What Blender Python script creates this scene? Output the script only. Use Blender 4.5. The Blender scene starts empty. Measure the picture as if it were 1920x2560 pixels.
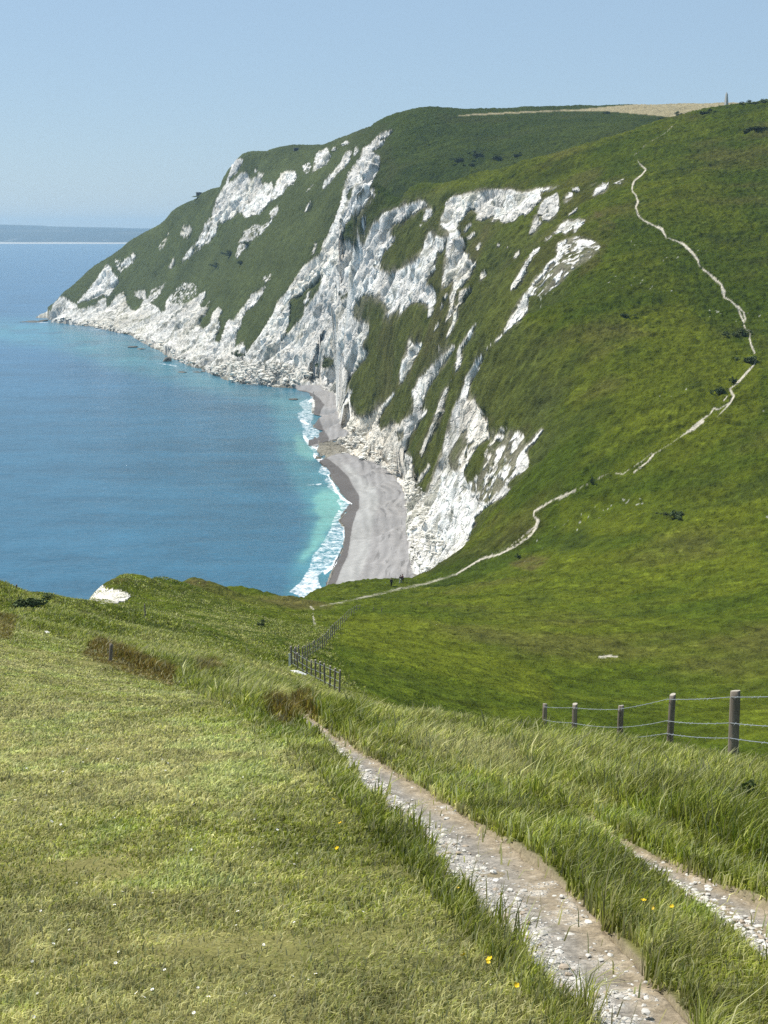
import bpy, bmesh, math, random
import numpy as np
from mathutils import Vector, Matrix

Q = 1.0            # mesh quality
R = math.radians
rng = np.random.default_rng(7)
random.seed(7)

# ------------------------------------------------------------------ scene / camera
sc = bpy.context.scene
world = bpy.data.worlds.new("World"); sc.world = world
world.use_nodes = True
CAMZ = 98.0; F = 3700.0; TH = R(10.78)
cam = bpy.data.cameras.new("camera"); camo = bpy.data.objects.new("camera", cam)
sc.collection.objects.link(camo); sc.camera = camo
cam.sensor_fit = 'VERTICAL'; cam.sensor_height = 24.0; cam.lens = 24.0 * F / 2560.0
cam.clip_start = 0.1; cam.clip_end = 60000
camo.location = (0, 0, CAMZ); camo.rotation_euler = (math.pi / 2 - TH, 0, 0)
C, S = math.cos(TH), math.sin(TH)

def ray(px, py):
    a = (np.asarray(px, float) - 960) / F; b = (1280 - np.asarray(py, float)) / F
    return a, C + b * S, -S + b * C
def at_y(px, py, Y):
    dx, dy, dz = ray(px, py); t = Y / dy
    return float(dx * t), float(Y), float(CAMZ + dz * t)
def at_z(px, py, z):
    dx, dy, dz = ray(px, py); t = (z - CAMZ) / dz
    return float(dx * t), float(dy * t), float(z)
def project(x, y, z):
    zc = z - CAMZ
    d = y * C - zc * S; u = y * S + zc * C
    d = np.maximum(d, 1e-3)
    return 960 + F * x / d, 1280 - F * u / d

# ------------------------------------------------------------------ noise
from concurrent.futures import ThreadPoolExecutor
_pool = ThreadPoolExecutor(4)
_tab = np.random.default_rng(11).random(65536).astype(np.float32)
def _vn(x, y, z, seed):
    u = np.uint32
    fx = np.floor(x); fy = np.floor(y); ix = fx.astype(np.int32).view(u); iy = fy.astype(np.int32).view(u); fx = x - fx; fy = y - fy
    fx = fx * fx * (3 - 2 * fx); fy = fy * fy * (3 - 2 * fy)
    hx0 = ix * u(73856093); hx1 = hx0 + u(73856093); hy0 = iy * u(19349663) + u(seed * 7919); hy1 = hy0 + u(19349663)
    def mix(h): h = (h ^ (h >> u(15))) * u(2654435761); return _tab[(h >> u(12)) & u(65535)]
    def sq(hz):
        a = mix(hx0 ^ hy0 ^ hz); b = mix(hx1 ^ hy0 ^ hz); c = mix(hx0 ^ hy1 ^ hz); d = mix(hx1 ^ hy1 ^ hz)
        a += (b - a) * fx; c += (d - c) * fx; a += (c - a) * fy; return a
    if z is None: return sq(u(0))
    fz = np.floor(z); iz = fz.astype(np.int32).view(u); fz = z - fz; fz = fz * fz * (3 - 2 * fz); hz = iz * u(83492791)
    p = sq(hz); q = sq(hz + u(83492791)); p += (q - p) * fz; return p
def fbm(x, y, z=None, o=4, seed=0, gain=.5):
    f4 = np.float32; x = np.asarray(x, f4); y = np.asarray(y, f4); x, y = np.broadcast_arrays(x, y); sh = x.shape
    x = x.ravel(); y = y.ravel(); z = None if z is None else np.broadcast_to(np.asarray(z, f4), sh).ravel(); n = x.size; out = np.empty(n, f4)
    tot = sum(gain ** k for k in range(o))
    def job(i):
        sl = slice(i, i + 60000); xs, ys = x[sl], y[sl]; zs = None if z is None else z[sl]; r = 0; a = 1.0; f = 1.0
        for k in range(o):
            r = r + f4(a) * _vn(xs * f4(f), ys * f4(f), None if zs is None else zs * f4(f), seed + k * 13); a *= gain; f *= 2.03
        out[sl] = r / f4(tot)
    list(_pool.map(job, range(0, max(n, 1), 60000)))
    return out.reshape(sh)
def sst(e0, e1, x):
    t = np.clip((x - e0) / (e1 - e0), 0, 1); return t * t * (3 - 2 * t)

# ------------------------------------------------------------------ terrain control points (real positions, metres)
P = []
def W(*pts):
    for p in pts: P.append(p)
def PY(*pts):
    for px, py, Y in pts: P.append(at_y(px, py, Y))
def PZ(*pts):
    for px, py, z in pts: P.append(at_z(px, py, z))
def plane(Y): return 96.4 - .235 * Y
for Y in (-12, 0, 6, 12):
    for X in (-9, -3, 0, 3, 9): W((X, Y, plane(Y) - (.18 if Y == 12 and X >= 3 else 0)))
W((-8, 18, 92.2), (-4, 18, 92.2), (0, 18, 91.95), (3.5, 15.2, 92.35), (3.5, 18, 91.4), (8, 18, 90.5))
W((3.5, 22, 89.7), (3.4, 26, 88.3), (3.4, 31, 86.6), (0, 26, 89.2), (-4, 27, 89.6), (6, 22, 89.4))
W((0.5, 50, 81.2), (9, 30, 86.2), (8, 60, 73.5), (18, 60, 73), (12, 100, 58.5), (30, 100, 59), (25, 30, 86), (2, 95, 66))
PY((850, 1725, 70), (730, 1672, 85), (800, 1625, 130), (890, 1530, 200))
PY((1100, 1720, 125), (1400, 1720, 148), (1900, 1720, 150), (1000, 1640, 135), (1100, 1640, 150), (1100, 1560, 190), (1200, 1600, 175), (1400, 1600, 178), (1900, 1600, 175),
   (1000, 1540, 190), (1000, 1500, 240), (820, 1640, 125), (820, 1560, 175), (820, 1510, 235), (1400, 1500, 225), (1900, 1500, 205), (1100, 1480, 275), (1400, 1400, 260), (1900, 1400, 235), (1250, 1390, 290),
   (1600, 1300, 275), (1900, 1300, 262), (1400, 1290, 295), (1900, 1150, 290), (1600, 1150, 305), (1400, 1180, 310),
   (1900, 1000, 325), (1600, 1000, 330), (1450, 1000, 345), (1900, 800, 390), (1600, 800, 390), (1400, 850, 385),
   (1900, 600, 460), (1600, 600, 460), (1450, 700, 435), (1900, 440, 535), (1650, 440, 535), (1900, 340, 590), (1700, 340, 600))
# near ridge skyline
PY((1920, 257, 640), (1815, 272, 660), (1700, 290, 655), (1580, 325, 645), (1400, 385, 645), (1250, 430, 660), (1100, 470, 700),
   (1000, 500, 735), (930, 535, 762), (880, 562, 775))
W((45, 735, 103), (75, 715, 114), (110, 710, 124), (15, 780, 101), (145, 720, 130))
W((-12, 800, 96), (-4, 800, 101), (6, 795, 106))
W((60, 795, 106), (100, 795, 116), (20, 840, 101), (0, 850, 97), (150, 780, 136), (200, 760, 150))
# far hill
PY((1100, 440, 900), (1300, 390, 900), (1000, 470, 900), (950, 510, 905), (1500, 330, 900), (1200, 340, 960), (1050, 380, 950),
   (1050, 290, 1010), (1200, 293, 1030), (1400, 289, 1030), (1560, 290, 1010), (1700, 287, 960),
   (1150, 290, 1150), (1500, 281, 1250), (1800, 274, 1250), (1950, 270, 1250), (2200, 270, 1250))
W((0, 1500, 170), (120, 1500, 176), (300, 1500, 180), (150, 1900, 165), (400, 1900, 165), (400, 1000, 185), (30, 1150, 174))
# prow and headland skyline
PY((985, 330, 990), (1000, 292, 1015), (930, 312, 1060), (890, 342, 1110), (850, 354, 1180), (800, 372, 1260), (740, 379, 1330), (660, 388, 1400),
   (600, 397, 1450), (582, 408, 1470), (560, 455, 1490), (545, 485, 1505), (497, 496, 1560), (430, 530, 1600), (330, 600, 1640), (230, 670, 1660),
   (160, 735, 1660), (130, 775, 1655))
W((-50, 1500, 148), (-120, 1600, 138), (-180, 1750, 90), (-250, 1800, 55), (-320, 1800, 28), (-370, 1770, -5), (-420, 1690, -9),
  (-60, 1350, 158), (100, 2000, 140), (-100, 1950, 60), (-250, 1950, 0))
# headland face
PY((900, 440, 945), (800, 500, 1095), (700, 600, 1120), (600, 700, 1150), (750, 450, 1200), (650, 500, 1330),
   (600, 545, 1400), (640, 430, 1425), (480, 640, 1500), (400, 680, 1540), (300, 740, 1580), (500, 760, 1250), (400, 770, 1430),
   (830, 590, 850), (880, 620, 770), (800, 800, 930), (750, 850, 950), (700, 760, 985), (640, 800, 1040), (830, 900, 872),
   (900, 760, 745), (900, 900, 730), (880, 1020, 735), (1000, 700, 670), (1000, 850, 640), (960, 1000, 640), (930, 1080, 660),
   (1100, 600, 640), (1100, 750, 590), (1080, 900, 560), (1060, 1050, 560), (1030, 1180, 560), (1250, 600, 560), (1200, 750, 500),
   (1150, 900, 470), (1120, 1050, 465), (1100, 1200, 455), (1080, 1350, 420),
   (1200, 480, 625), (1100, 490, 665), (1000, 515, 715), (1350, 460, 600), (1500, 450, 560), (1470, 560, 490), (1380, 680, 450), (1260, 830, 405), (1240, 1080, 375),
   (1340, 1090, 345), (1200, 1340, 310), (1270, 1270, 315), (1150, 1395, 300), (1060, 1440, 300), (975, 1462, 305), (900, 1472, 305),
   (820, 1481, 295), (760, 1494, 285))
W((2, 335, 10), (-5, 352, 5), (-20, 342, 3), (10, 372, 5), (13, 345, 14), (-25, 310, 4))
# beach
PZ((1025, 1440, 5), (1022, 1380, 5), (1020, 1300, 4.5), (1012, 1240, 4.5), (985, 1200, 4.5), (950, 1165, 4), (900, 1140, 3.5), (860, 1130, 3),
   (900, 1300, 2.6), (890, 1420, 2.6), (850, 1180, 2.2), (930, 1240, 3), (783, 968, 3), (835, 983, 3), (847, 1034, 3), (868, 1088, 3))
SHORE = [(811, 1486), (839, 1415), (857, 1380), (862, 1350), (863, 1319), (850, 1302), (866, 1282), (882, 1261), (866, 1250), (850, 1232), (838, 1210), (826, 1187), (808, 1163), (790, 1146),
         (799, 1107), (787, 1070), (783, 1034), (789, 1010), (785, 992), (760, 979), (740, 972), (700, 969), (620, 963), (560, 947), (500, 922), (440, 902),
         (400, 876), (350, 852), (330, 838), (230, 817), (130, 804)]
SHW = [at_z(px, py, 0.0) for px, py in SHORE]
for p in SHW: W(p)
tx, ty, _ = at_z(130, 804, 0); W((tx - 7, ty + 3, -5), (tx - 18, ty + 10, -8), (tx - 8, ty + 22, -3), (tx + 12, ty + 6, 13))
for i in range(0, len(SHW), 2):
    x, y, z = SHW[i]; W((x - 28, y - 6, -5)); W((x - 90, y - 15, -9))
W((-200, 400, -9), (-120, 330, -8), (-300, 800, -9), (-450, 1300, -9), (-450, 1800, -9), (-500, 1650, -9))
# left slope and knoll
EDGE = [at_y(*p) for p in ((-60, 1455, 88), (0, 1462, 103), (75, 1476, 110), (150, 1490, 118), (225, 1503, 132), (262, 1462, 158), (300, 1441, 166), (380, 1446, 178), (470, 1453, 190), (570, 1470, 212), (660, 1481, 235), (712, 1493, 262), (760, 1495, 288))]
for i, (x, y, z) in enumerate(EDGE):
    W((x, y, z), (x - 5, y + 1, z - 7), (x - 14, y + 2, z * .55 - 3), (x - 30, y + 3, 0), (x - 60, y + 4, -8))
W((-27, 143, 57.5), (-31, 143, 51), (-29.5, 151, 58.5))
_n0 = len(P)
PY((0, 1563, 45), (0, 1540, 60), (0, 1500, 84), (150, 1580, 48), (150, 1545, 78), (150, 1515, 100),
   (300, 1690, 27), (300, 1640, 45), (300, 1600, 75), (300, 1560, 105), (330, 1520, 132), (380, 1500, 155), (400, 1470, 172),
   (500, 1690, 30), (500, 1650, 55), (500, 1600, 92), (500, 1560, 120), (500, 1520, 150), (490, 1485, 175), (570, 1500, 185), (570, 1540, 150),
   (640, 1700, 38), (640, 1660, 62), (640, 1600, 112), (640, 1550, 155), (650, 1510, 200), (700, 1640, 88), (720, 1600, 120), (720, 1560, 150), (720, 1520, 200))
VISL = P[_n0:]
W((-40, 60, 80), (-48, 30, 86), (-45, 10, 93), (-70, 30, 60), (-75, 60, 30), (-95, 40, 0), (-100, 90, -8), (-100, -10, 20))
for (px, py, Y, d) in ((1900, 1720, 150, 3), (1900, 1500, 205, 4), (1900, 1300, 262, 5), (1900, 1000, 325, 6), (1900, 800, 390, 7), (1900, 600, 460, 8), (1920, 257, 640, 10)):
    x, y, z = at_y(px, py, Y); W((x * 1.5, y, z + d * 1.5)); W((x * 2.2, y, z + d * 3))
P = np.array(P, float)
_, ui = np.unique(np.round(P[:, :2], 1), axis=0, return_index=True); P = P[np.sort(ui)]
RC2 = (1.0 + .003 * np.abs(P[:, 1])) ** 2
def _phi(d2): return np.sqrt(d2 + RC2.astype(d2.dtype)[None, :])
def _solve():
    global N_, w_, RC2
    RC2 = (1.0 + .003 * np.abs(P[:, 1])) ** 2
    N_ = len(P); A = np.zeros((N_ + 3, N_ + 3))
    A[:N_, :N_] = _phi(((P[:, None, :2] - P[None, :, :2]) ** 2).sum(-1))
    A[:N_, N_] = 1; A[:N_, N_ + 1:] = P[:, :2] / 500; A[N_:, :N_] = A[:N_, N_:].T
    w_ = np.linalg.solve(A, np.concatenate([P[:, 2], [0, 0, 0]]))
_solve()
def H(x, y):
    x = np.asarray(x, float); y = np.asarray(y, float); sh = x.shape
    x = x.ravel(); y = y.ravel(); out = np.empty(len(x)); P0 = P[:, 0].astype(np.float32); P1 = P[:, 1].astype(np.float32); wf = w_[:N_].astype(np.float64)
    def job(s):
        xs = x[s:s + 8000].astype(np.float32); ys = y[s:s + 8000].astype(np.float32)
        d = xs[:, None] - P0[None]; d *= d; e = ys[:, None] - P1[None]; e *= e; d += e
        out[s:s + 8000] = _phi(d) @ wf + w_[N_] + (w_[N_ + 1] * xs + w_[N_ + 2] * ys) / 500
    if len(x) > 16000: list(_pool.map(job, range(0, len(x), 8000)))
    else:
        for s in range(0, len(x), 8000): job(s)
    return out.reshape(sh)
def hit(px, py, y0=2.0, y1=2200, n=1500):
    """first place where the sight line through a photo point meets the ground"""
    dx, dy, dz = ray(px, py); Y = np.geomspace(y0, y1, n); t = Y / dy
    g = H(dx * t, Y) - (CAMZ + dz * t)
    k = np.argmax(g > 0)
    if g[k] <= 0: k = n - 1
    if k == 0: return float(dx * t[0]), float(Y[0]), float(H(dx * t[0], Y[0]))
    lo, hi = Y[k - 1], Y[k]
    for _ in range(25):
        m = (lo + hi) / 2
        if H(dx * m / dy, m) > CAMZ + dz * m / dy: hi = m
        else: lo = m
    m = (lo + hi) / 2
    return float(dx * m / dy), float(m), float(CAMZ + dz * m / dy)
# ground that bulges between two measured points and would hide the farther one is lowered to the sight line
VIS = VISL + EDGE[2:]
for it in range(5):
    new = []
    for x, y, z in VIS:
        Y = np.linspace(18, y * .94, 60); X = x * Y / y; L = CAMZ + (z - CAMZ) * Y / y
        g = H(X, Y) - L; k = int(np.argmax(g))
        if g[k] > .15: new.append((X[k], Y[k], L[k] - .25))
    if not new: break
    keep = []
    for n in sorted(new, key=lambda n: n[2]):
        if all((n[0] - m[0]) ** 2 + (n[1] - m[1]) ** 2 > 36 for m in keep): keep.append(n)
    P = np.array([p for p in P if p[1] > 320 or all((n[0] - p[0]) ** 2 + (n[1] - p[1]) ** 2 > 9 or p[2] <= n[2] for n in keep)] + keep); _solve()

# ------------------------------------------------------------------ what the ground is made of (traced outlines, in photo pixels)
TILE = {'a': (100, 540, .2411), 'b': (450, 340, .2411), 'c': (400, 640, .2411), 'd': (760, 280, .1929), 'e': (760, 560, .1929), 'f': (1000, 440, .1929),
        'g': (1250, 420, .1929), 'h': (1000, 740, .1929), 'i': (760, 860, .1929), 'j': (1000, 1000, .2411), 'u': (700, 1100, .217),
        'v': (1540, 220, .229), 'w': (1540, 560, .2441), 'x': (1160, 1050, .3858), 'p': (0, 0, 1.0)}
RW, RH = 1060, 1280            # raster: half photo size, 50 px margin left and right
def tp(t, pts):
    ox, oy, s = TILE[t]; v = np.array(pts, float); v[:, 0] = ox + v[:, 0] * s; v[:, 1] = oy + v[:, 1] * s
    return v
def to_r(v): return np.stack([v[:, 0] / 2 + 50, v[:, 1] / 2], 1)
def fill(img, t, pts, val):
    v = to_r(tp(t, pts)); x0, y0 = np.floor(v.min(0)).astype(int); x1, y1 = np.ceil(v.max(0)).astype(int)
    x0 = max(x0, 0); y0 = max(y0, 0); x1 = min(x1, RW - 1); y1 = min(y1, RH - 1)
    if x1 < x0 or y1 < y0: return
    X, Y = np.meshgrid(np.arange(x0, x1 + 1) + .5, np.arange(y0, y1 + 1) + .5)
    ins = np.zeros(X.shape, bool)
    for (ax, ay), (bx, by) in zip(v, np.roll(v, -1, 0)):
        if ay == by: continue
        c = (ay > Y) != (by > Y)
        ins ^= c & (X < (bx - ax) * (Y - ay) / (by - ay) + ax)
    img[y0:y1 + 1, x0:x1 + 1][ins] = val
def stroke(img, t, pts, val):
    s = TILE[t][2]; v = to_r(tp(t, [p[:2] for p in pts])); w = np.array([p[2] for p in pts]) * s / 4
    for i in range(len(v) - 1):
        a, b = v[i], v[i + 1]; m = max(w[i], w[i + 1]) + 2
        x0 = max(int(min(a[0], b[0]) - m), 0); x1 = min(int(max(a[0], b[0]) + m), RW - 1)
        y0 = max(int(min(a[1], b[1]) - m), 0); y1 = min(int(max(a[1], b[1]) + m), RH - 1)
        if x1 < x0 or y1 < y0: continue
        X, Y = np.meshgrid(np.arange(x0, x1 + 1) + .5, np.arange(y0, y1 + 1) + .5)
        d = b - a; tt = np.clip(((X - a[0]) * d[0] + (Y - a[1]) * d[1]) / max(d @ d, 1e-6), 0, 1)
        D = np.hypot(X - a[0] - tt * d[0], Y - a[1] - tt * d[1]) - (w[i] + (w[i + 1] - w[i]) * tt)
        cov = np.clip(.5 - D, 0, 1) * val
        img[y0:y1 + 1, x0:x1 + 1] = np.maximum(img[y0:y1 + 1, x0:x1 + 1], cov)
def sample(img, px, py):
    x = np.clip(np.asarray(px) / 2 + 50 - .5, 0, RW - 1.01); y = np.clip(np.asarray(py) / 2 - .5, 0, RH - 1.01)
    ix = x.astype(int); iy = y.astype(int); fx = x - ix; fy = y - iy
    return (img[iy, ix] * (1 - fx) + img[iy, ix + 1] * fx) * (1 - fy) + (img[iy + 1, ix] * (1 - fx) + img[iy + 1, ix + 1] * fx) * fy
def blur(img, n=1):
    for _ in range(n):
        p = np.pad(img, 1, mode='edge'); img = (p[:-2, 1:-1] + p[2:, 1:-1] + p[1:-1, :-2] + p[1:-1, 2:] + 2 * p[1:-1, 1:-1]) / 6
    return img

CH = np.zeros((RH, RW), np.float32)     # share of bare chalk
CHALK = [
 # headland
 ('a', .9, [(370,910),(430,850),(520,740),(600,640),(650,560),(690,500),(740,540),(760,600),(810,640),(800,700),(750,780),(710,830),(650,820),(560,860),(480,870),(400,900)]),
 ('a', .48, [(780,450),(860,470),(960,380),(1000,390),(970,470),(900,540),(840,580),(790,530)]),
 ('a', .80, [(95,1070),(130,930),(200,840),(260,850),(330,900),(370,910),(400,960),(470,960),(560,930),(640,860),(690,850),(690,960),(740,900),(800,820),(880,790),(900,900),(950,980),(1010,980),(1060,900),(1090,780),(1100,850),(1130,900),(1190,930),(1230,960),(1250,1000),(1300,980),(1310,880),(1370,790),(1400,850),(1440,930),(1560,880),(1659,830),(1659,1340),(1180,1310),(1200,1260),(1000,1240),(800,1220),(480,1200),(350,1170),(150,1140)]),
 ('a', .9, [(980,790),(1090,770),(1090,850),(1040,860),(990,830)]),
 ('a', .55, [(1100,880),(1160,770),(1250,720),(1310,680),(1250,800),(1190,880),(1130,910)]),
 ('a', .45, [(1440,200),(1500,80),(1570,120),(1580,190),(1520,240),(1460,200)]),
 ('a', .33, [(1220,350),(1240,290),(1330,160),(1370,140),(1300,300),(1250,360)]),
 ('a', .8, [(1330,540),(1390,430),(1400,490),(1360,545)]),
 ('a', .6, [(1470,480),(1530,360),(1659,260),(1659,340),(1560,420),(1470,500)]),
 ('a', .45, [(1400,800),(1480,690),(1600,700),(1640,780),(1600,850),(1450,900)]),
 ('b', .95, [(525,260),(600,240),(670,255),(620,310),(580,380),(545,410),(510,440),(500,480),(470,500),(500,420),(530,330)]),
 ('b', .95, [(440,550),(480,500),(590,440),(620,400),(690,370),(720,440),(790,430),(820,380),(880,390),(840,440),(850,520),(880,480),(920,500),(950,470),(970,560),(1000,480),(1050,390),(1120,360),(1190,370),(1215,430),(1170,500),(1110,520),(1060,600),(1000,640),(940,680),(850,780),(830,810),(760,820),(680,850),(650,800),(600,780),(540,850),(490,870),(440,900),(400,870),(330,850),(350,750),(380,640)]),
 ('b', .7, [(330,850),(400,870),(380,1000),(300,1110),(220,1130),(210,1200),(200,1110),(100,1220),(20,1300),(60,1220),(150,1120),(210,1050),(250,920)]),
 ('b', .6, [(930,780),(1030,710),(1020,790),(940,900),(850,1010),(760,1090),(720,1080),(690,1170),(640,1200),(590,1280),(580,1220),(620,1080),(660,980),(770,920),(870,930),(940,850)]),
 ('b', .95, [(1370,380),(1410,230),(1430,170),(1520,130),(1560,210),(1530,280),(1450,330),(1380,380)]),
 ('b', 1, [(1570,150),(1600,110),(1625,130),(1580,155)]),
 ('b', .5, [(1260,300),(1350,280),(1360,350),(1320,390),(1290,380)]),
 ('b', 1, [(1470,550),(1530,420),(1659,300),(1659,360),(1550,480),(1490,545)]),
 ('b', .9, [(1280,800),(1310,730),(1350,680),(1365,690),(1330,770),(1290,795)]),
 ('b', .4, [(1310,570),(1370,480),(1380,490),(1330,575)]),
 ('b', 1, [(1370,1230),(1400,1110),(1420,1105),(1390,1220)]),
 ('b', .9, [(765,350),(800,345),(800,380),(775,385)]),
 ('b', .5, [(0,960),(40,940),(60,980),(120,960),(110,1010),(60,1060),(20,1040)]),
 ('c', .90, [(0,720),(120,680),(170,540),(340,450),(470,360),(475,410),(400,520),(460,540),(480,510),(530,460),(470,600),(400,650),(430,760),(520,700),(540,590),(600,530),(640,560),(610,660),(620,730),(590,800),(560,880),(620,900),(660,760),(690,670),(760,660),(800,600),(870,520),(950,400),(1000,380),(1100,300),(1060,400),(980,510),(900,560),(850,660),(830,740),(790,800),(790,880),(760,960),(860,890),(880,960),(900,1000),(930,950),(1030,830),(1060,780),(1170,600),(1210,480),(1310,380),(1350,300),(1500,90),(1640,0),(1659,0),(1659,240),(1500,370),(1340,460),(1345,560),(1330,700),(1280,840),(1200,960),(1350,900),(1500,850),(1659,850),(1659,1350),(1340,1390),(1280,1410),(1160,1400),(920,1380),(680,1350),(830,1310),(680,1260),(560,1230),(600,1180),(480,1170),(340,1180),(100,1160),(60,1050),(0,1020)]),
 ('c', .4, [(70,470),(120,380),(220,300),(380,310),(390,400),(250,470),(180,520)]),
 ('c', .5, [(1060,220),(1150,190),(1150,240),(1090,280)]),
 ('c', .9, [(1659,240),(1659,860),(1500,860),(1350,910),(1200,970),(1290,840),(1480,640),(1600,480)]),
 # prow under the far hill
 ('d', .95, [(110,785),(140,620),(170,530),(310,480),(350,570),(300,670),(220,720)]),
 ('d', .9, [(460,440),(540,380),(610,400),(560,420)]), ('d', 1, [(355,500),(390,450),(425,470)]),
 ('d', .85, [(230,1000),(260,900),(350,810),(440,730),(480,640),(540,510),(620,510),(600,620),(520,720),(400,830),(330,920),(255,990)]),
 ('d', .7, [(635,560),(660,480),(705,430),(700,500),(650,575)]),
 ('d', .97, [(860,420),(940,320),(1060,250),(1165,225),(1100,300),(1020,340),(950,380),(1060,350),(1020,430),(900,500),(910,550),(985,570),(990,640),(960,760),(900,880),(850,980),(850,1080),(820,1180),(750,1260),(620,1330),(600,1390),(540,1450),(500,1560),(440,1659),(300,1659),(360,1540),(410,1360),(480,1160),(500,1040),(510,960),(560,820),(650,690),(730,580),(760,470),(850,430)]),
 ('d', .8, [(740,1400),(800,1380),(790,1490),(740,1480)]), ('d', .5, [(900,990),(980,940),(950,980)]),
 ('d', .4, [(860,990),(900,960),(930,1060),(880,1180),(840,1190)]),
 ('d', 1, [(810,1659),(850,1560),(900,1450),(970,1410),(1000,1340),(1110,1280),(1190,1250),(1280,1230),(1450,1170),(1580,1160),(1600,1220),(1480,1280),(1330,1350),(1280,1400),(1160,1450),(1100,1520),(1100,1659)]),
 ('d', .9, [(1540,1400),(1580,1260),(1659,1240),(1659,1300),(1580,1420)]),
 ('d', .2, [(540,1080),(600,990),(630,960),(620,1120),(570,1160)]), ('d', .15, [(690,1080),(780,960),(780,1010),(720,1100),(660,1150)]),
 # near prow and buttress
 ('e', 1, [(0,600),(200,420),(250,240),(310,150),(370,0),(530,0),(450,160),(500,250),(600,200),(620,290),(700,310),(780,280),(850,140),(920,0),(1150,0),(1100,120),(1180,200),(1050,350),(980,460),(1000,600),(1110,660),(1300,560),(1450,480),(1540,320),(1600,130),(1659,90),(1659,620),(1560,760),(1659,850),(1659,1130),(1630,1200),(1610,1040),(1480,1000),(1400,1010),(1330,1080),(1230,1190),(1240,1040),(1200,1130),(1060,1200),(1040,1230),(1090,1100),(1050,1020),(960,940),(840,890),(720,940),(640,1100),(640,1220),(840,1310),(850,1380),(780,1500),(720,1659),(0,1659)]),
 ('e', .2, [(0,860),(240,660),(210,850),(120,980),(0,1140)]), ('e', .9, [(0,1010),(60,880),(110,840),(40,1020),(0,1080)]),
 ('e', .2, [(430,920),(570,840),(570,960),(480,990)]),
 ('e', .3, [(520,130),(560,60),(860,40),(800,200),(770,290),(700,300),(640,260),(560,200)]),
 ('e', .45, [(880,480),(990,440),(1000,640),(900,560)]),
 # mid cliff
 ('f', 1, [(600,340),(690,270),(820,240),(960,210),(1100,190),(1330,175),(1430,180),(1500,220),(1659,190),(1659,480),(1530,500),(1500,580),(1350,610),(1300,560),(1220,570),(1170,650),(1200,560),(1230,490),(1180,520),(1060,570),(990,560),(1010,480),(960,420),(890,430),(830,530),(760,600),(740,560),(760,640),(720,690),(780,720),(770,790),(820,810),(840,900),(810,950),(830,1010),(900,1010),(880,1100),(970,1110),(990,1140),(940,1230),(900,1310),(800,1420),(740,1470),(690,1600),(650,1659),(640,1640),(680,1480),(700,1330),(600,1440),(540,1440),(560,1290),(600,1060),(600,900),(640,720),(540,650),(520,550),(580,450),(590,380)]),
 ('f', .75, [(330,800),(380,720),(440,760),(540,800),(620,780),(560,960),(480,990),(450,900),(470,960),(480,1050),(440,1100),(470,1210),(400,1250),(340,1330),(160,1330),(180,1210),(250,1190),(240,1050),(290,980)]),
 ('f', 1, [(0,1330),(100,1330),(130,1400),(200,1400),(300,1420),(420,1440),(470,1550),(460,1659),(380,1659),(280,1560),(180,1640),(0,1659)]),
 ('f', .9, [(300,550),(310,490),(370,420),(430,450),(400,530),(320,590)]), ('f', .8, [(240,680),(270,610),(280,630)]),
 ('f', .8, [(800,750),(860,660),(930,610),(930,640),(850,720)]), ('f', .5, [(860,810),(920,740),(1000,740),(920,820)]),
 ('f', .9, [(970,940),(1040,860),(1060,880),(1010,970)]), ('f', .8, [(1030,1370),(1040,1290),(1110,1220),(1120,1290),(1060,1350)]),
 ('f', .8, [(1470,1060),(1530,950),(1550,1010),(1510,1080)]), ('f', .95, [(750,1659),(770,1500),(900,1440),(920,1460),(820,1560),(800,1659)]),
 ('f', .8, [(570,1600),(600,1540),(650,1480),(600,1570)]), ('f', .6, [(1240,910),(1300,860),(1290,920)]), ('f', .7, [(1380,950),(1410,870),(1400,930)]),
 ('g', .97, [(0,290),(130,275),(250,320),(420,290),(480,260),(600,240),(770,230),(720,270),(600,300),(520,330),(540,400),(480,460),(410,540),(330,610),(270,600),(210,660),(60,720),(0,690)]),
 ('g', .5, [(480,260),(600,240),(770,230),(720,270),(600,300),(520,330),(540,400)]),
 ('g', 1, [(480,590),(530,460),(580,400),(740,330),(770,420),(760,540),(720,610),(640,680),(560,690),(540,620)]),
 ('g', 1, [(420,730),(460,600),(510,620),(500,680),(550,700),(500,760),(440,830),(370,880),(390,810)]),
 ('g', .65, [(850,320),(940,310),(940,380),(900,430),(850,480),(830,400)]), ('g', .8, [(920,260),(1010,250),(1030,300),(940,290)]), ('g', .45, [(1120,240),(1300,160),(1200,230)]),
 ('g', .9, [(1200,370),(1240,270),(1330,200),(1410,190),(1380,280),(1290,340)]), ('g', .35, [(1450,200),(1620,130),(1600,200),(1500,210)]),
 ('g', 1, [(130,1620),(180,1470),(270,1330),(350,1180),(430,1080),(520,1020),(510,1060),(420,1150),(350,1280),(320,1380),(250,1470),(180,1570)]),
 ('g', 1, [(690,860),(780,740),(870,670),(950,700),(1000,660),(1110,680),(1060,740),(1000,790),(960,860),(950,760),(900,820),(850,860),(800,820)]),
 ('g', .95, [(560,970),(670,870),(680,900),(600,950)]), ('g', .8, [(870,640),(900,590),(1030,490),(1020,520),(900,620)]),
 ('g', .42, [(330,1659),(500,1420),(620,1250),(740,1140),(780,990),(860,930),(960,880),(1080,900),(1200,920),(1310,1010),(1280,1080),(1180,1180),(1050,1260),(900,1360),(800,1480),(620,1600),(500,1659)]),
 ('g', .85, [(1100,1000),(1180,935),(1140,1010)]),
 ('h', 1, [(1330,500),(1400,330),(1520,150),(1590,20),(1600,0),(1659,0),(1659,190),(1560,300),(1470,370)]),
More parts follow.
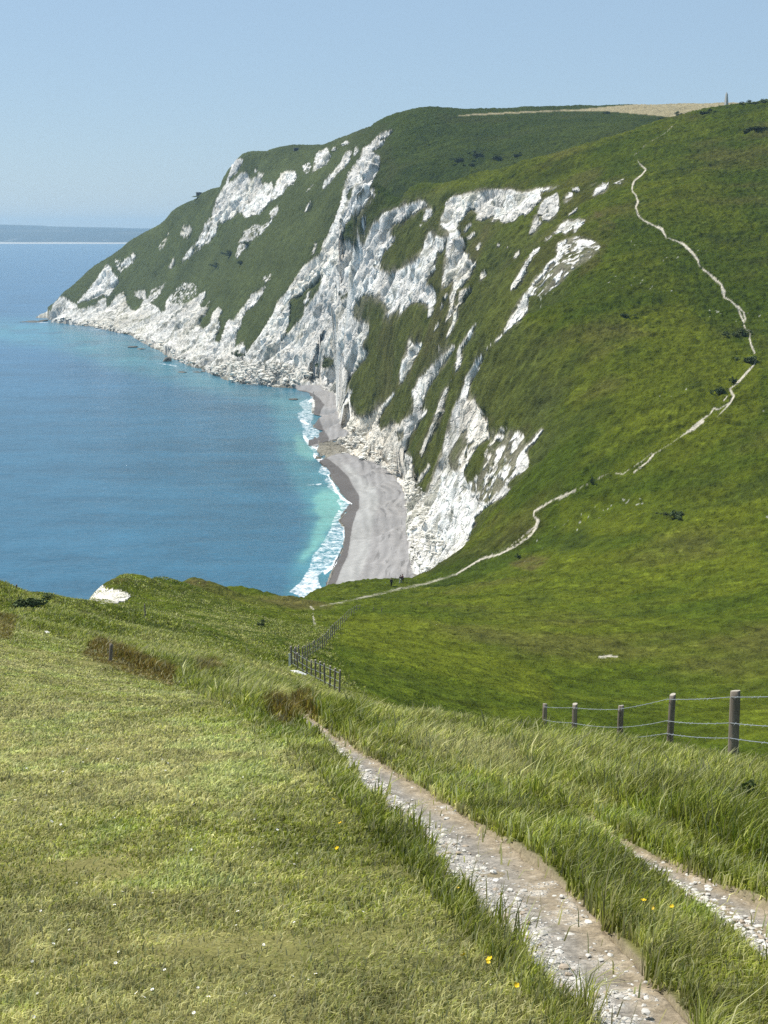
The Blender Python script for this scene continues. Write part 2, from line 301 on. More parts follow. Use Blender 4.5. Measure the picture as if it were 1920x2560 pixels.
 ('h', 1, [(1080,720),(1085,780),(1030,890),(1020,970),(940,1040),(900,1180),(880,1290),(830,1370),(960,1330),(990,1430),(1080,1500),(1040,1560),(1140,1600),(1140,1659),(640,1659),(680,1530),(720,1410),(800,1260),(850,1090),(930,920),(1000,820)]),
 ('h', 1, [(90,600),(110,560),(190,640),(300,610),(250,720),(180,850),(130,960),(50,1090),(0,1150),(0,960),(20,850),(90,760)]),
 ('h', .92, [(220,1140),(230,1080),(330,1010),(400,920),(480,860),(560,740),(690,640),(715,660),(650,760),(540,930),(480,1020),(400,1120),(330,1250),(300,1350),(260,1400),(220,1510),(180,1500),(180,1220)]),
 ('h', 1, [(740,710),(800,600),(910,440),(1000,340),(930,450),(860,580),(800,700),(800,860),(760,930),(710,990),(740,800)]),
 ('h', .55, [(910,490),(1000,470),(880,580),(830,690)]), ('h', .9, [(620,1130),(700,1020),(690,1040),(640,1110)]),
 ('h', 1, [(500,1490),(530,1330),(560,1230),(640,1170),(590,1300),(540,1470),(600,1480),(510,1540),(490,1659),(430,1659)]),
 ('h', 1, [(440,460),(470,370),(500,340),(510,390)]), ('h', .9, [(480,730),(500,670),(540,660),(490,735)]),
 ('h', .95, [(590,330),(640,190),(660,100),(690,0),(720,0),(690,130),(660,270),(600,330)]), ('h', 1, [(600,550),(660,390),(690,270),(690,200),(740,190),(750,260),(720,370),(650,480)]),
 ('h', .9, [(690,130),(740,170),(780,80),(830,0),(760,0),(750,140)]), ('h', 1, [(370,250),(390,60),(380,0),(470,50),(430,140),(390,260)]),
 ('h', 1, [(520,180),(540,110),(580,80),(560,130)]), ('h', .9, [(40,1600),(100,1560),(240,1500),(350,1490),(250,1600),(150,1659),(0,1659)]), ('h', .6, [(240,290),(280,240),(290,270)]),
 ('i', 1, [(0,0),(740,0),(740,60),(840,110),(780,200),(720,240),(700,290),(620,400),(560,480),(510,540),(510,590),(560,590),(625,610),(540,720),(530,790),(600,830),(640,870),(660,930),(760,960),(900,940),(1000,870),(1040,820),(980,930),(960,1060),(990,1120),(1170,1030),(1250,1060),(1330,970),(1420,920),(1420,700),(1400,610),(1500,520),(1560,400),(1659,300),(1659,420),(1560,700),(1500,880),(1570,860),(1600,880),(1480,1020),(1390,1170),(1330,1280),(1310,1430),(1400,1460),(1400,1560),(1400,1659),(1050,1659),(1000,1600),(920,1530),(700,1490),(580,1420),(400,1430),(280,1490),(190,1480),(150,1430),(240,1350),(350,1280),(460,1190),(590,1200),(540,1100),(480,1100),(450,920),(420,760),(390,640),(270,590),(120,560),(70,490),(0,490)]),
 ('i', 0, [(170,230),(200,180),(280,150),(390,200),(380,300),(280,310)]), ('i', .1, [(450,860),(500,700),(490,860),(470,910)]), ('i', .4, [(1180,1150),(1300,1080),(1290,1220),(1230,1270)]),
 ('i', 1, [(1570,1290),(1580,1220),(1659,1120),(1659,1170),(1600,1270)]), ('i', .9, [(1530,1420),(1560,1330),(1540,1400)]),
 ('p', 1, [(955,1148),(1000,1150),(1040,1190),(1035,1290),(1014,1250),(1000,1212),(985,1190)]),
 # big near scarp
 ('j', 1, [(600,0),(770,0),(790,60),(865,130),(840,180),(920,210),(900,290),(940,380),(800,480),(720,620),(660,760),(700,900),(760,960),(800,1040),(920,1090),(830,1150),(770,1230),(780,1290),(720,1400),(700,1490),(600,1590),(740,1590),(740,1620),(560,1690),(440,1720),(300,1780),(240,1830),(110,1860),(100,1600),(90,1300),(70,1050),(60,930),(0,880),(0,590),(120,590),(130,700),(150,900),(210,960),(280,960),(330,850),(400,680),(440,530),(460,400),(510,300),(550,170)]),
 ('j', .2, [(590,400),(690,290),(700,450),(640,560),(590,660),(640,690),(560,760),(510,660),(500,590),(560,470)]), ('j', .3, [(700,450),(770,430),(760,520),(700,620),(640,680)]),
 ('j', .4, [(940,300),(1100,290),(1280,330),(1300,420),(1220,560),(1200,680),(1120,800),(1090,900),(980,1000),(880,1080),(760,990),(700,880),(840,760),(870,600),(910,500)]),
 ('j', 1, [(1200,620),(1260,530),(1300,480),(1370,430),(1380,400),(1410,420),(1330,490),(1300,540),(1330,600),(1340,700),(1270,760),(1220,780),(1150,820),(1100,900),(1150,930),(1100,980),(990,1050),(900,1100),(830,1160),(780,1230),(860,1090),(920,1060),(1060,920),(1110,840),(1200,720)]),
 ('j', .6, [(560,1690),(740,1560),(740,1620)]),
]
for t, v, pts in CHALK: fill(CH, t, pts, v)
for t, v, pts in (('g', 1, [(310,1659,24),(480,1440,40),(560,1370,45),(620,1260,30),(740,1150,20),(760,1090,40),(770,1000,50),(850,940,30)]),
                  ('h', .95, [(1330,510,18),(1200,620,16),(1080,720,22)]), ('i', .95, [(880,940,50),(1000,830,40),(1100,730,40),(1165,640,16)]),
                  ('j', .9, [(200,840,34),(300,680,24)]), ('j', 1, [(220,590,14),(260,450,30),(300,380,34),(390,150,44),(430,0,30)]),
                  ('j', .75, [(1470,300,20),(1390,420,30)]), ('e', .85, [(0,1140,30),(120,980,20),(210,830,16)])):
    stroke(CH, t, pts, v)
CHK = np.zeros((RH, RW), np.float32)
fill(CHK, 'p', [(216,1510),(240,1468),(252,1455),(262,1470),(300,1475),(332,1486),(312,1505),(270,1510)], .9)
PATH = np.zeros((RH, RW), np.float32)   # trodden chalk path on the hill
PS = [('v', .64, [(700,360,7),(620,410,9),(560,470,9),(480,530,9),(400,570,9),(320,620,10),(280,670,12),(200,730,9),(190,800,9)]),
 ('v', 1, [(240,790,8),(260,830,10),(330,890,18),(280,950,16),(200,1010,24),(175,1080,17),(180,1130,16),(215,1170,15),(240,1240,26),(215,1300,22),(240,1390,19),(310,1450,15),(370,1485,18),(430,1510,14),(500,1540,40),(545,1630,14)]),
 ('v', .5, [(315,1000,8),(315,1070,8),(345,1130,8)]),
 ('w', 1, [(515,140,10),(600,165,10),(680,200,26),(750,260,40),(800,320,28),(840,370,24),(860,440,12),(930,490,20),(1000,550,27),(1080,620,22),(1100,690,50),(1110,750,20),(1180,790,16),(1250,860,16),(1280,940,18),(1310,1010,20)]),
 ('w', 1, [(1250,840,12),(1310,910,18),(1325,980,22)]), ('w', 1, [(1310,1040,18),(1330,1080,8),(1375,1110,12),(1370,1180,18),(1385,1240,20),(1420,1320,16)]),
 ('w', 1, [(1435,1380,8),(1415,1440,16),(1330,1530,30),(1250,1620,26),(1220,1650,10),(1165,1690,22),(1205,1760,28),(1170,1830,20),(1110,1900,10),(1030,1980,7)]),
 ('w', 1, [(1140,1760,10),(1100,1810,14)]), ('w', .8, [(1160,1830,12),(1050,1900,12),(1000,1890,22),(960,1950,16),(860,2020,26),(760,2110,36),(660,2180,18)]),
 ('x', .9, [(1550,10,20),(1480,60,24),(1410,100,10)]), ('x', .62, [(1410,100,9),(1330,160,7),(1230,220,9)]), ('p', .9, [(1497,1642,3),(1520,1640,6),(1545,1642,4)]), ('x', .9, [(1230,220,14),(1190,270,12),(1100,340,9)]), ('x', .7, [(1220,210,10),(1160,260,9),(1030,350,7)]),
 ('x', .75, [(1030,350,9),(960,340,6),(900,360,8),(860,390,6)]), ('x', .6, [(860,390,8),(780,425,6),(720,455,8)]), ('x', .95, [(720,455,7),(640,490,15),(580,520,12),(500,565,9),(455,590,13),(450,620,11),(480,650,28),(465,700,16),(430,750,17),(330,820,15),(230,870,15),(110,900,15),(30,950,12),(-50,1000,10)]),
 ('x', .8, [(460,690,9),(400,740,6),(300,820,6),(180,870,6)]),
 ('p', .48, [(1141,1436,8),(1060,1460,9),(1000,1472,9),(940,1486,8),(880,1500,7),(800,1516,7)]), ('p', .9, [(782,1535,4),(786,1555,6),(789,1568,4)]), ('p', .7, [(776,1517,7),(784,1523,5)])]
for t, v, pts in PS: stroke(PATH, t, [(a, b, c * .8) for a, b, c in pts], v)
STRAW = np.zeros((RH, RW), np.float32)
fill(STRAW, 'p', [(1130,291),(1180,285),(1300,279),(1450,273),(1560,263),(1700,250),(1960,235),(1960,300),(1740,300),(1640,289),(1560,282),(1500,277),(1380,279),(1240,286)], 1)
# greens: positive = yellower / paler, negative = darker scrub
TINT = np.zeros((RH, RW), np.float32)
for v, pts in ((-.8, [(1130,390),(1200,372),(1300,378),(1350,400),(1240,420),(1150,410)]), (-.9, [(480,640),(540,590),(620,570),(640,640),(560,690),(480,690)]), (-.7, [(890,750),(930,730),(960,750),(970,790),(930,800),(880,790)]),
               (-.5, [(640,640),(700,600),(760,560),(780,600),(700,700)]), (-.8, [(900,310),(1000,290),(980,330),(925,350),(905,370),(880,350)]), (.55, [(830,1545),(1100,1560),(1380,1700),(1380,1760),(1000,1660),(850,1600)]),
               (-.5, [(1190,1360),(1320,1330),(1400,1350),(1250,1420),(1150,1410)]), (-.6, [(1640,1000),(1700,960),(1720,1000)]), (-.7, [(1840,825),(1870,815),(1880,840),(1845,850)]),
               (.35, [(1300,800),(1700,760),(1900,900),(1900,1050),(1500,1080),(1350,960)]), (.5, [(1250,380),(1600,300),(1560,350),(1250,440),(1000,515),(1100,470)]),
               (-.45, [(1000,1380),(1150,1380),(1250,1330),(1300,1380),(1100,1460)]), (-.6, [(0,1500),(200,1500),(500,1580),(640,1600),(500,1610),(250,1570)]), (.4, [(1400,1250),(1920,1200),(1920,1350),(1400,1330)]),
               (.3, [(1300,1380),(1900,1360),(1900,1420),(1300,1430)])):
    fill(TINT, 'p', pts, v)
TINT = blur(TINT, 14)
BROWN = np.zeros((RH, RW), np.float32)
for v, pts in ((.8, [(1270,1410),(1330,1390),(1380,1395),(1330,1430)]), (.8, [(262,1448),(300,1436),(340,1450),(300,1465)]), (.7, [(455,1460),(480,1448),(520,1455),(500,1475)]), (.7, [(600,1490),(700,1475),(760,1490),(850,1520),(740,1525)]),
               (.6, [(1440,700),(1500,560),(1480,520),(1540,560),(1500,660)]), (.5, [(830,330),(960,300),(990,420),(960,480),(930,510),(900,560)]), (.5, [(1000,900),(1150,500),(1230,560),(1100,900),(1050,1050)]), (.6, [(1195,1035),(1330,1060),(1320,1130),(1230,1120)])):
    fill(BROWN, 'p', pts, v)
BROWN = blur(BROWN, 8)
BEACH = np.zeros((RH, RW), np.float32)
fill(BEACH, 'p', [(811,1520),(1020,1500),(1030,1440),(1022,1380),(1020,1300),(1014,1240),(1000,1210),(985,1190),(950,1160),(900,1146),(870,1132),(840,1134),(813,1146),(795,1152),(770,1140),(770,1110),(810,1105),(862,1092),(873,1082),(862,1072),(853,1072),(847,1036),(841,1006),(835,983),(812,974),(783,968),(773,962),(720,962),(740,972)] + SHORE[19::-1], 1)
fill(BEACH, 'p', [(735,962),(805,962),(805,1015),(770,990),(740,975)], 1)
SEAM = np.zeros((RH, RW), np.float32)
fill(SEAM, 'p', [(a - 3, b + 1) for a, b in SHORE] + [(118, 794), (-100, 794), (-100, 1560), (790, 1560)], 1)
WET = np.zeros((RH, RW), np.float32)
fill(WET, 'u', [(520,1760),(640,1660),(700,1500),(780,1330),(830,1010),(880,830),(915,780),(910,640),(840,530),(790,430),(660,300),(560,220),(400,150),(0,200),(0,1843),(450,1843)], 1)
fill(WET, 'i', [(150,1300),(300,1290),(330,1220),(240,1080),(200,960),(220,860),(270,790),(200,700),(120,640),(0,600),(-200,600),(-200,1400)], .85)
BLEACH = np.zeros((RH, RW), np.float32)   # the paler ridge of dry shingle along the beach
fill(BLEACH, 'u', [(700,1500),(660,1660),(560,1760),(850,1680),(950,1500),(1020,1300),(1060,1000),(1140,700),(1100,560),(960,450),(850,330),(700,260),(830,480),(910,620),(930,780),(850,900),(830,1010),(790,1330)], 1)
CH = blur(CH, 1); BEACH_R = BEACH; WET = blur(WET, 2); BLEACH = blur(BLEACH, 6)
# ------------------------------------------------------------------ helpers for objects
COL = sc.collection
def tag(o, label=None, cat=None, group=None, kind=None):
    if label: o['label'] = label
    if cat: o['category'] = cat
    if group: o['group'] = group
    if kind: o['kind'] = kind
    return o
def empty(name, loc, rz=0.0):
    o = bpy.data.objects.new(name, None); COL.objects.link(o); o.location = loc; o.rotation_euler = (0, 0, rz); o.empty_display_size = .2
    return o
def np_mesh(name, V, Fq=None, Ft=None, mats=(), cols=None, attrs=None, smooth=True, fmat=None):
    me = bpy.data.meshes.new(name)
    V = np.asarray(V, np.float32); me.vertices.add(len(V)); me.vertices.foreach_set('co', V.ravel())
    parts = []; tot = []
    if Fq is not None and len(Fq): parts.append(np.asarray(Fq, np.int32).ravel()); tot.append(np.full(len(Fq), 4, np.int32))
    if Ft is not None and len(Ft): parts.append(np.asarray(Ft, np.int32).ravel()); tot.append(np.full(len(Ft), 3, np.int32))
    idx = np.concatenate(parts); tot = np.concatenate(tot)
    me.loops.add(len(idx)); me.loops.foreach_set('vertex_index', idx)
    me.polygons.add(len(tot)); st = np.concatenate([[0], np.cumsum(tot)[:-1]]).astype(np.int32)
    me.polygons.foreach_set('loop_start', st)
    try: me.polygons.foreach_set('loop_total', tot)
    except Exception: pass
    me.polygons.foreach_set('use_smooth', np.full(len(tot), smooth, bool))
    if fmat is not None: me.polygons.foreach_set('material_index', np.asarray(fmat, np.int32))
    if cols is not None:
        a = me.color_attributes.new('Col', 'FLOAT_COLOR', 'POINT')
        c = np.ones((len(V), 4), np.float32); c[:, :3] = cols; a.data.foreach_set('color', c.ravel())
    for k, v in (attrs or {}).items():
        a = me.attributes.new(k, 'FLOAT', 'POINT'); a.data.foreach_set('value', np.asarray(v, np.float32))
    for m in mats: me.materials.append(m)
    me.update(); me.validate()
    return me
def link(name, me, parent=None, loc=None):
    o = bpy.data.objects.new(name, me); COL.objects.link(o)
    if parent: o.parent = parent
    if loc is not None: o.location = loc
    return o
class NT:
    def __init__(s, name):
        s.m = bpy.data.materials.new(name); s.m.use_nodes = True; s.t = s.m.node_tree; s.t.nodes.clear()
        s.out = s.n('ShaderNodeOutputMaterial')
    def n(s, t, **k):
        x = s.t.nodes.new(t)
        for a, b in k.items():
            if a.startswith('i_'):
                a = a[2:]; a = int(a) if a.isdigit() else a.replace('_', ' ')
                x.inputs[a].default_value = b
            else: setattr(x, a, b)
        return x
    def l(s, a, b): s.t.links.new(a, b)
    def noise(s, scale, detail=4, rough=.55, stretch=None, vec=None):
        if vec is None:
            g = s.n('ShaderNodeTexCoord'); vec = g.outputs['Object']
        if stretch:
            mp = s.n('ShaderNodeMapping'); mp.inputs['Scale'].default_value = stretch; s.l(vec, mp.inputs['Vector']); vec = mp.outputs[0]
        x = s.n('ShaderNodeTexNoise', i_Scale=scale, i_Detail=detail, i_Roughness=rough); s.l(vec, x.inputs['Vector'])
        return x.outputs['Fac']
    def rng(s, v, a, b, c, d):
        x = s.n('ShaderNodeMapRange'); x.inputs[1].default_value = a; x.inputs[2].default_value = b; x.inputs[3].default_value = c; x.inputs[4].default_value = d
        s.l(v, x.inputs[0]); return x.outputs[0]
    def math(s, op, a, b=None):
        x = s.n('ShaderNodeMath', operation=op)
        for i, v in enumerate((a, b)):
            if v is None: continue
            if isinstance(v, (int, float)): x.inputs[i].default_value = v
            else: s.l(v, x.inputs[i])
        return x.outputs[0]
    def mix(s, f, a, b, mode='MIX'):
        x = s.n('ShaderNodeMix', data_type='RGBA', blend_type=mode)
        for i, v in ((0, f), (6, a), (7, b)):
            if isinstance(v, (int, float)): x.inputs[i].default_value = v
            elif isinstance(v, tuple): x.inputs[i].default_value = (*v, 1)
            else: s.l(v, x.inputs[i])
        return x.outputs[2]
    def attr(s, name): return s.n('ShaderNodeAttribute', attribute_name=name)
    def bsdf(s, col, rough=.9, spec=.2, bump=None, bstr=.5, bdist=.1, **k):
        b = s.n('ShaderNodeBsdfPrincipled')
        if isinstance(col, tuple): b.inputs['Base Color'].default_value = (*col, 1)
        else: s.l(col, b.inputs['Base Color'])
        if isinstance(rough, (int, float)): b.inputs['Roughness'].default_value = rough
        else: s.l(rough, b.inputs['Roughness'])
        b.inputs['Specular IOR Level'].default_value = spec
        for a, v in k.items(): b.inputs[a.replace('_', ' ')].default_value = v
        if bump is not None:
            bp = s.n('ShaderNodeBump', i_Strength=bstr, i_Distance=bdist); s.l(bump, bp.inputs['Height']); s.l(bp.outputs[0], b.inputs['Normal'])
        s.l(b.outputs[0], s.out.inputs['Surface']); s.b = b
        return s.m

# --- materials
def mat_hill():
    t = NT('hill_ground'); col = t.attr('Col').outputs['Color']; ch = t.attr('chalk').outputs['Fac']
    n1 = t.noise(.55, 5, .62); n2 = t.noise(2.6, 4, .65); n3 = t.noise(.22, 6, .7, (1, 1, .35))
    v = t.math('ADD', t.rng(n1, .25, .75, -.3, .3), t.rng(n2, .25, .75, -.28, .28))
    n4 = t.noise(.16, 5, .6, (.6, 1.5, 1)); v = t.math('ADD', v, t.rng(n4, .3, .7, -.13, .13)); g = t.math('ADD', t.math('MULTIPLY', v, t.rng(ch, 0, 1, 1.15, .2)), 1.0)
    c1 = t.mix(1.0, col, g, 'MULTIPLY')
    st = t.math('MULTIPLY', t.rng(n3, .50, .36, 0, .42), ch)           # weathered, lichened seams in the chalk
    c2 = t.mix(st, c1, (.30, .29, .25))
    vo = t.n('ShaderNodeTexVoronoi', i_Scale=.16); vo.feature = 'DISTANCE_TO_EDGE'
    g0 = t.n('ShaderNodeTexCoord'); mp = t.n('ShaderNodeMapping'); mp.inputs['Scale'].default_value = (1, 1, .6); t.l(g0.outputs['Object'], mp.inputs[0])
    ad = t.n('ShaderNodeVectorMath', operation='ADD'); nn = t.n('ShaderNodeTexNoise', i_Scale=.25, i_Detail=4); t.l(mp.outputs[0], nn.inputs['Vector'])
    sc_ = t.n('ShaderNodeVectorMath', operation='SCALE'); sc_.inputs['Scale'].default_value = 9.0; t.l(nn.outputs['Color'], sc_.inputs[0])
    t.l(mp.outputs[0], ad.inputs[0]); t.l(sc_.outputs[0], ad.inputs[1]); t.l(ad.outputs[0], vo.inputs['Vector'])
    crack = t.math('MULTIPLY', t.rng(vo.outputs['Distance'], 0.0, .05, .5, 0), t.math('MULTIPLY', ch, t.rng(n1, .4, .6, .2, 1)))
    c3 = t.mix(crack, c2, (.16, .15, .12))
    h = t.math('ADD', t.math('MULTIPLY', n1, .8), t.math('MULTIPLY', n2, .35))
    h = t.math('ADD', h, t.math('MULTIPLY', t.math('ADD', t.math('MULTIPLY', n3, 3.0), t.rng(vo.outputs['Distance'], 0, .08, -.8, 0)), ch))
    m_ = t.bsdf(c3, .95, .05, h, .8, 1.5); t.l(t.rng(ch, 0, 1, .95, .62), [n for n in t.t.nodes if n.type == 'BUMP'][0].inputs['Strength']); return m_
M_HILL = mat_hill()
def mat_beach():
    t = NT('shingle'); col = t.attr('Col').outputs['Color']; n1 = t.noise(.5, 6, .7); n2 = t.noise(3, 3, .7)
    v = t.math('ADD', t.math('ADD', t.rng(n1, .2, .8, -.14, .14), t.rng(n2, .2, .8, -.16, .16)), 1.0)
    return t.bsdf(t.mix(1.0, col, v, 'MULTIPLY'), .85, .25, n1, .5, .6)
M_BEACH = mat_beach()
def mat_sea():
    t = NT('sea_water'); col = t.attr('Col').outputs['Color']; fo = t.attr('foam').outputs['Fac']
    w1 = t.noise(.055, 5, .6, (1, 1.6, 1)); w2 = t.noise(.35, 4, .65, (1, 2.0, 1)); w3 = t.noise(.012, 4, .55, (.6, 2.4, 1))
    var = t.math('ADD', t.math('ADD', t.rng(w3, .3, .7, -.16, .16), t.rng(w1, .3, .7, -.16, .16)), t.math('ADD', t.rng(w2, .3, .7, -.2, .2), 1.0))
    c = t.mix(1.0, col, var, 'MULTIPLY')
    fn = t.noise(.42, 7, .78, (1, .8, 1)); ff = t.math('SUBTRACT', t.math('ADD', fo, fn), 1.0)
    ff = t.rng(ff, -.10, .10, 0, 1)
    c = t.mix(ff, c, (.80, .82, .82))
    h = t.math('ADD', t.math('MULTIPLY', w1, 2.2), t.math('MULTIPLY', w2, .6))
    return t.bsdf(c, t.rng(ff, 0, 1, .22, .8), .5, h, .55, .6, IOR=1.33)
M_SEA = mat_sea()
def mat_near():
    t = NT('near_ground'); col = t.attr('Col').outputs['Color']; n1 = t.noise(9, 6, .7); n2 = t.noise(60, 4, .7)
    v = t.math('ADD', t.math('ADD', t.rng(n1, .25, .75, -.35, .35), t.rng(n2, .25, .75, -.4, .4)), 1.0)
    return t.bsdf(t.mix(1.0, col, v, 'MULTIPLY'), .95, .1, t.math('ADD', n1, t.math('MULTIPLY', n2, .4)), .6, .03)
M_NEAR = mat_near()
def mat_blade():
    t = NT('grass_blade'); col = t.attr('Col').outputs['Color']
    b = t.n('ShaderNodeBsdfPrincipled'); t.l(col, b.inputs['Base Color']); b.inputs['Roughness'].default_value = .6; b.inputs['Specular IOR Level'].default_value = .12
    tr = t.n('ShaderNodeBsdfTranslucent'); t.l(col, tr.inputs['Color'])
    mx = t.n('ShaderNodeMixShader'); mx.inputs[0].default_value = .45
    t.l(b.outputs[0], mx.inputs[1]); t.l(tr.outputs[0], mx.inputs[2]); t.l(mx.outputs[0], t.out.inputs['Surface'])
    return t.m
M_BLADE = mat_blade()
def mat_plain(name, c, rough=.8, spec=.2, nscale=None, amt=.25, stretch=None, bdist=.01, **k):
    t = NT(name)
    if nscale is None: return t.bsdf(c, rough, spec, **k)
    n = t.noise(nscale, 5, .65, stretch); v = t.rng(n, .25, .75, 1 - amt, 1 + amt)
    return t.bsdf(t.mix(1.0, c, v, 'MULTIPLY'), rough, spec, n, .6, bdist, **k)
M_CHALK = mat_plain('chalk_rock', (.74, .72, .66), .9, .15, 3.0, .22, None, .2)
M_DARKROCK = mat_plain('wet_rock', (.10, .095, .075), .7, .3, 1.2, .4, None, .3)
M_WOOD = mat_plain('weathered_wood', (.20, .17, .135), .85, .2, 16, .6, (1, 1, .10), .012)
M_WOODTOP = mat_plain('post_end_grain', (.42, .38, .31), .9, .1, 40, .3, None, .004)
M_WIRE = mat_plain('galvanised_wire', (.50, .52, .54), .45, .5, Metallic=.6)
M_WHITE = mat_plain('white_board', (.78, .78, .76), .6, .3)
M_STONE = mat_plain('obelisk_stone', (.40, .40, .37), .9, .15, 1.5, .25, None, .05)
M_CONC = mat_plain('dark_concrete', (.075, .075, .065), .9, .15, 1.0, .3, None, .05)
M_DARK = mat_plain('opening_dark', (.015, .015, .015), .9, .1)

# ------------------------------------------------------------------ terrain mesh
def terrain():
    ta = np.concatenate([np.linspace(-.60, -.296, 36)[:-1], np.linspace(-.295, .285, int(1180 * Q)), np.linspace(.286, .62, 46)[1:]]); nc = len(ta)
    Ys = np.concatenate([np.geomspace(56, 130, int(200 * Q))[:-1], np.arange(130, 330, .5 / Q), np.arange(330, 700, .55 / Q), np.arange(700, 1000, .75 / Q), np.geomspace(1000, 1680, int(520 * Q))[:-1], np.geomspace(1680, 2050, 30)]); nr = len(Ys)
    A, Y = np.meshgrid(ta, Ys); X = A * Y
    Z = H(X, Y)
    # soften the joints between measured points
    for k in range(2):
        p = np.pad(Z, 1, mode='edge'); Z = (p[:-2, 1:-1] + p[2:, 1:-1] + p[1:-1, :-2] + p[1:-1, 2:] + 4 * Z) / 8
    bx, by = project(X, Y, np.full_like(Z, 3.0)); flat = (sample(BEACH, bx, by) > .5) & (Y > 380) & (Y < 960) & (X < 30)
    flat |= (bx > 748) & (bx < 800) & (by > 974) & (by < 1060)
    Zb = np.minimum(Z, 4.5); Zb = np.where(flat, Zb, Z)
    for k in range(14):
        p = np.pad(Zb, 1, mode='edge'); Zb = np.where(flat, (p[:-2, 1:-1] + p[2:, 1:-1] + p[1:-1, :-2] + p[1:-1, 2:]) / 4, Zb)
    Z = np.where(flat, np.minimum(Zb, 5), Z)
    Z = np.where((bx > 796) & (bx < 880) & (by > 1080) & (by < 1150) & (Y > 380), np.maximum(Z, .7), Z)
    sx, sy = project(X, Y, np.zeros_like(Z)); Z = np.where((sample(SEAM, sx, sy) > .5) & (Y > 385), np.minimum(Z, -1.6), Z)
    px, py = project(X, Y, Z)
    wob = np.clip(Y / 500, .25, 1.5)
    wx = (fbm(X / 7, Y / 7, Z / 7, 4, 3) - .5) * 9 / wob; wy = (fbm(X / 7, Y / 7, Z / 7, 4, 53) - .5) * 9 / wob
    ch = np.where(Y > 325, sample(CH, px + wx, py + wy), sample(CHK, px + wx * .5, py + wy * .5) * ((Y > 90) & (Y < 200) & (X < -18)))
    ch = ch * ((Y < 700) | (py > 240))
    pa = sample(PATH, px + wx * .35, py + wy * .35) * (Y > 60)
    beach = ((sample(BEACH, px + wx * .3, py + wy * .3) > .5) | (sample(BEACH, px, py) > .5)) & (Y > 340) & (Z < 9)
    # base relief
    P0 = np.stack([X, Y, Z], -1)
    du = np.gradient(P0, axis=1); dv = np.gradient(P0, axis=0); Nn = np.cross(du, dv); Nn /= np.linalg.norm(Nn, axis=-1, keepdims=True) + 1e-9
    steep = 1 - Nn[..., 2]
    lat = X - .0 * Y
    n_a = fbm(X / 30, Y / 30, Z / 30, 5, 1); n_b = fbm(X / 9, Y / 9, Z / 16, 4, 21); n_c = fbm(X / 2.6, Y / 2.6, Z / 4.0, 3, 31)
    n_d = fbm(X / 5, Y / 5, Z / 5, 3, 141)
    gul = fbm(Y / 7 + X / 40, Z / 60, None, 4, 171); gu2 = fbm(Y / 2.6 + X / 30, Z / 26, None, 3, 181)
    flute = 1 - np.abs(2 * fbm(X / 14 + Z / 60, Y / 14, Z / 90, 3, 41) - 1)
    spk0 = fbm(X / 1.6, Y / 1.6, Z / 1.6, 2, 191)
    grain = gul * .34 + gu2 * .22 + n_b * .20 + n_c * .24
    ccl = blur(np.minimum(ch, 1), 6)
    near = np.clip((Y - 60) / 200, 0, 1)
    disp = (n_a - .5) * 3.0 * near * np.clip(Y / 400, .2, 1.6) + (n_b - .5) * .9 * near
    disp += ccl * np.clip(Y / 500, .6, 1.8) * (Y > 325) * ((n_a - .5) * 3.2 + (n_b - .5) * 1.8 + (n_c - .5) * 2.6 + (np.abs(n_d - .5) - .2) * 4.0 + (flute - .75) * 3.5 * np.clip(steep * 2.2, 0, 1) + ((gul - .5) * 3.0 + (gu2 - .5) * 1.6 - np.abs(gul - .5) * 9.0 - np.abs(gu2 - .5) * 4.5) * np.clip(steep * 3, 0, 1) * (Y > 325))
    tuft = fbm(X / 1.7, Y / 1.7, None, 3, 61)
    disp += (1 - np.minimum(ch, 1)) * ((tuft - .5) * .55 + (fbm(X / .8, Y / .8, None, 2, 62) - .5) * .25) * np.clip(Y / 150, .3, 2.5)
    disp = np.where(beach, (n_b - .5) * .25, disp)
    disp *= (1 - .8 * np.clip(pa, 0, 1)) * np.where(Z < 2.0, .5, 1) * np.where(Z < -1, .2, 1)
    V = P0 + Nn * disp[..., None]
    V[..., 2] = np.where(beach, np.maximum(V[..., 2], .25), V[..., 2])
    px, py = project(V[..., 0], V[..., 1], V[..., 2])                                 # outlines are read where the finished surface lies
    wob = np.clip(Y / 500, .25, 1.5) * 2.2
    wx = (fbm(X / 4, Y / 4, Z / 4, 3, 3) - .5) * 8 / wob; wy = (fbm(X / 4, Y / 4, Z / 4, 3, 53) - .5) * 8 / wob
    ch = np.where(Y > 325, sample(CH, px + wx, py + wy), sample(CHK, px + wx * .5, py + wy * .5) * ((Y > 90) & (Y < 200) & (X < -18)))
    ch = ch * ((Y < 700) | (py > 240))
    ch = np.where((Z < 10) & (Y > 380) & (px < 1045), np.maximum(ch, .86), ch)
    pa = sample(PATH, px + wx * .3, py + wy * .3) * (Y > 60)
    mid = sst(.75, .45, ch) * sst(.05, .3, ch)
    gr2 = grain * (1 - mid * .6) + (spk0 * .6 + n_c * .4) * mid * .6
    chalk = np.where(ch > .02, sst(-.10, .10, ch - (.08 + .80 * sst(.31, .69, gr2))), 0.0)
    chb = blur(np.minimum(ch, 1), 5)
    V[..., 2] -= .07 * np.clip((75 - Y) / 15, 0, 1)
    # ---- colours
    n_big = fbm(X / 70, Y / 70, Z / 70, 4, 71); n_med = fbm(X / 18, Y / 40, Z / 18, 4, 81); n_str = fbm((X + .5 * Y) / 30, (Y - .5 * X) / 5, None, 4, 91)
    g1 = np.array([.050, .073, .0060]); g2 = np.array([.094, .112, .0090]); g3 = np.array([.024, .038, .008]); br = np.array([.092, .076, .026]); cd = np.array([.043, .057, .014])
    tint = sample(TINT, px, py); brn = sample(BROWN, px, py)
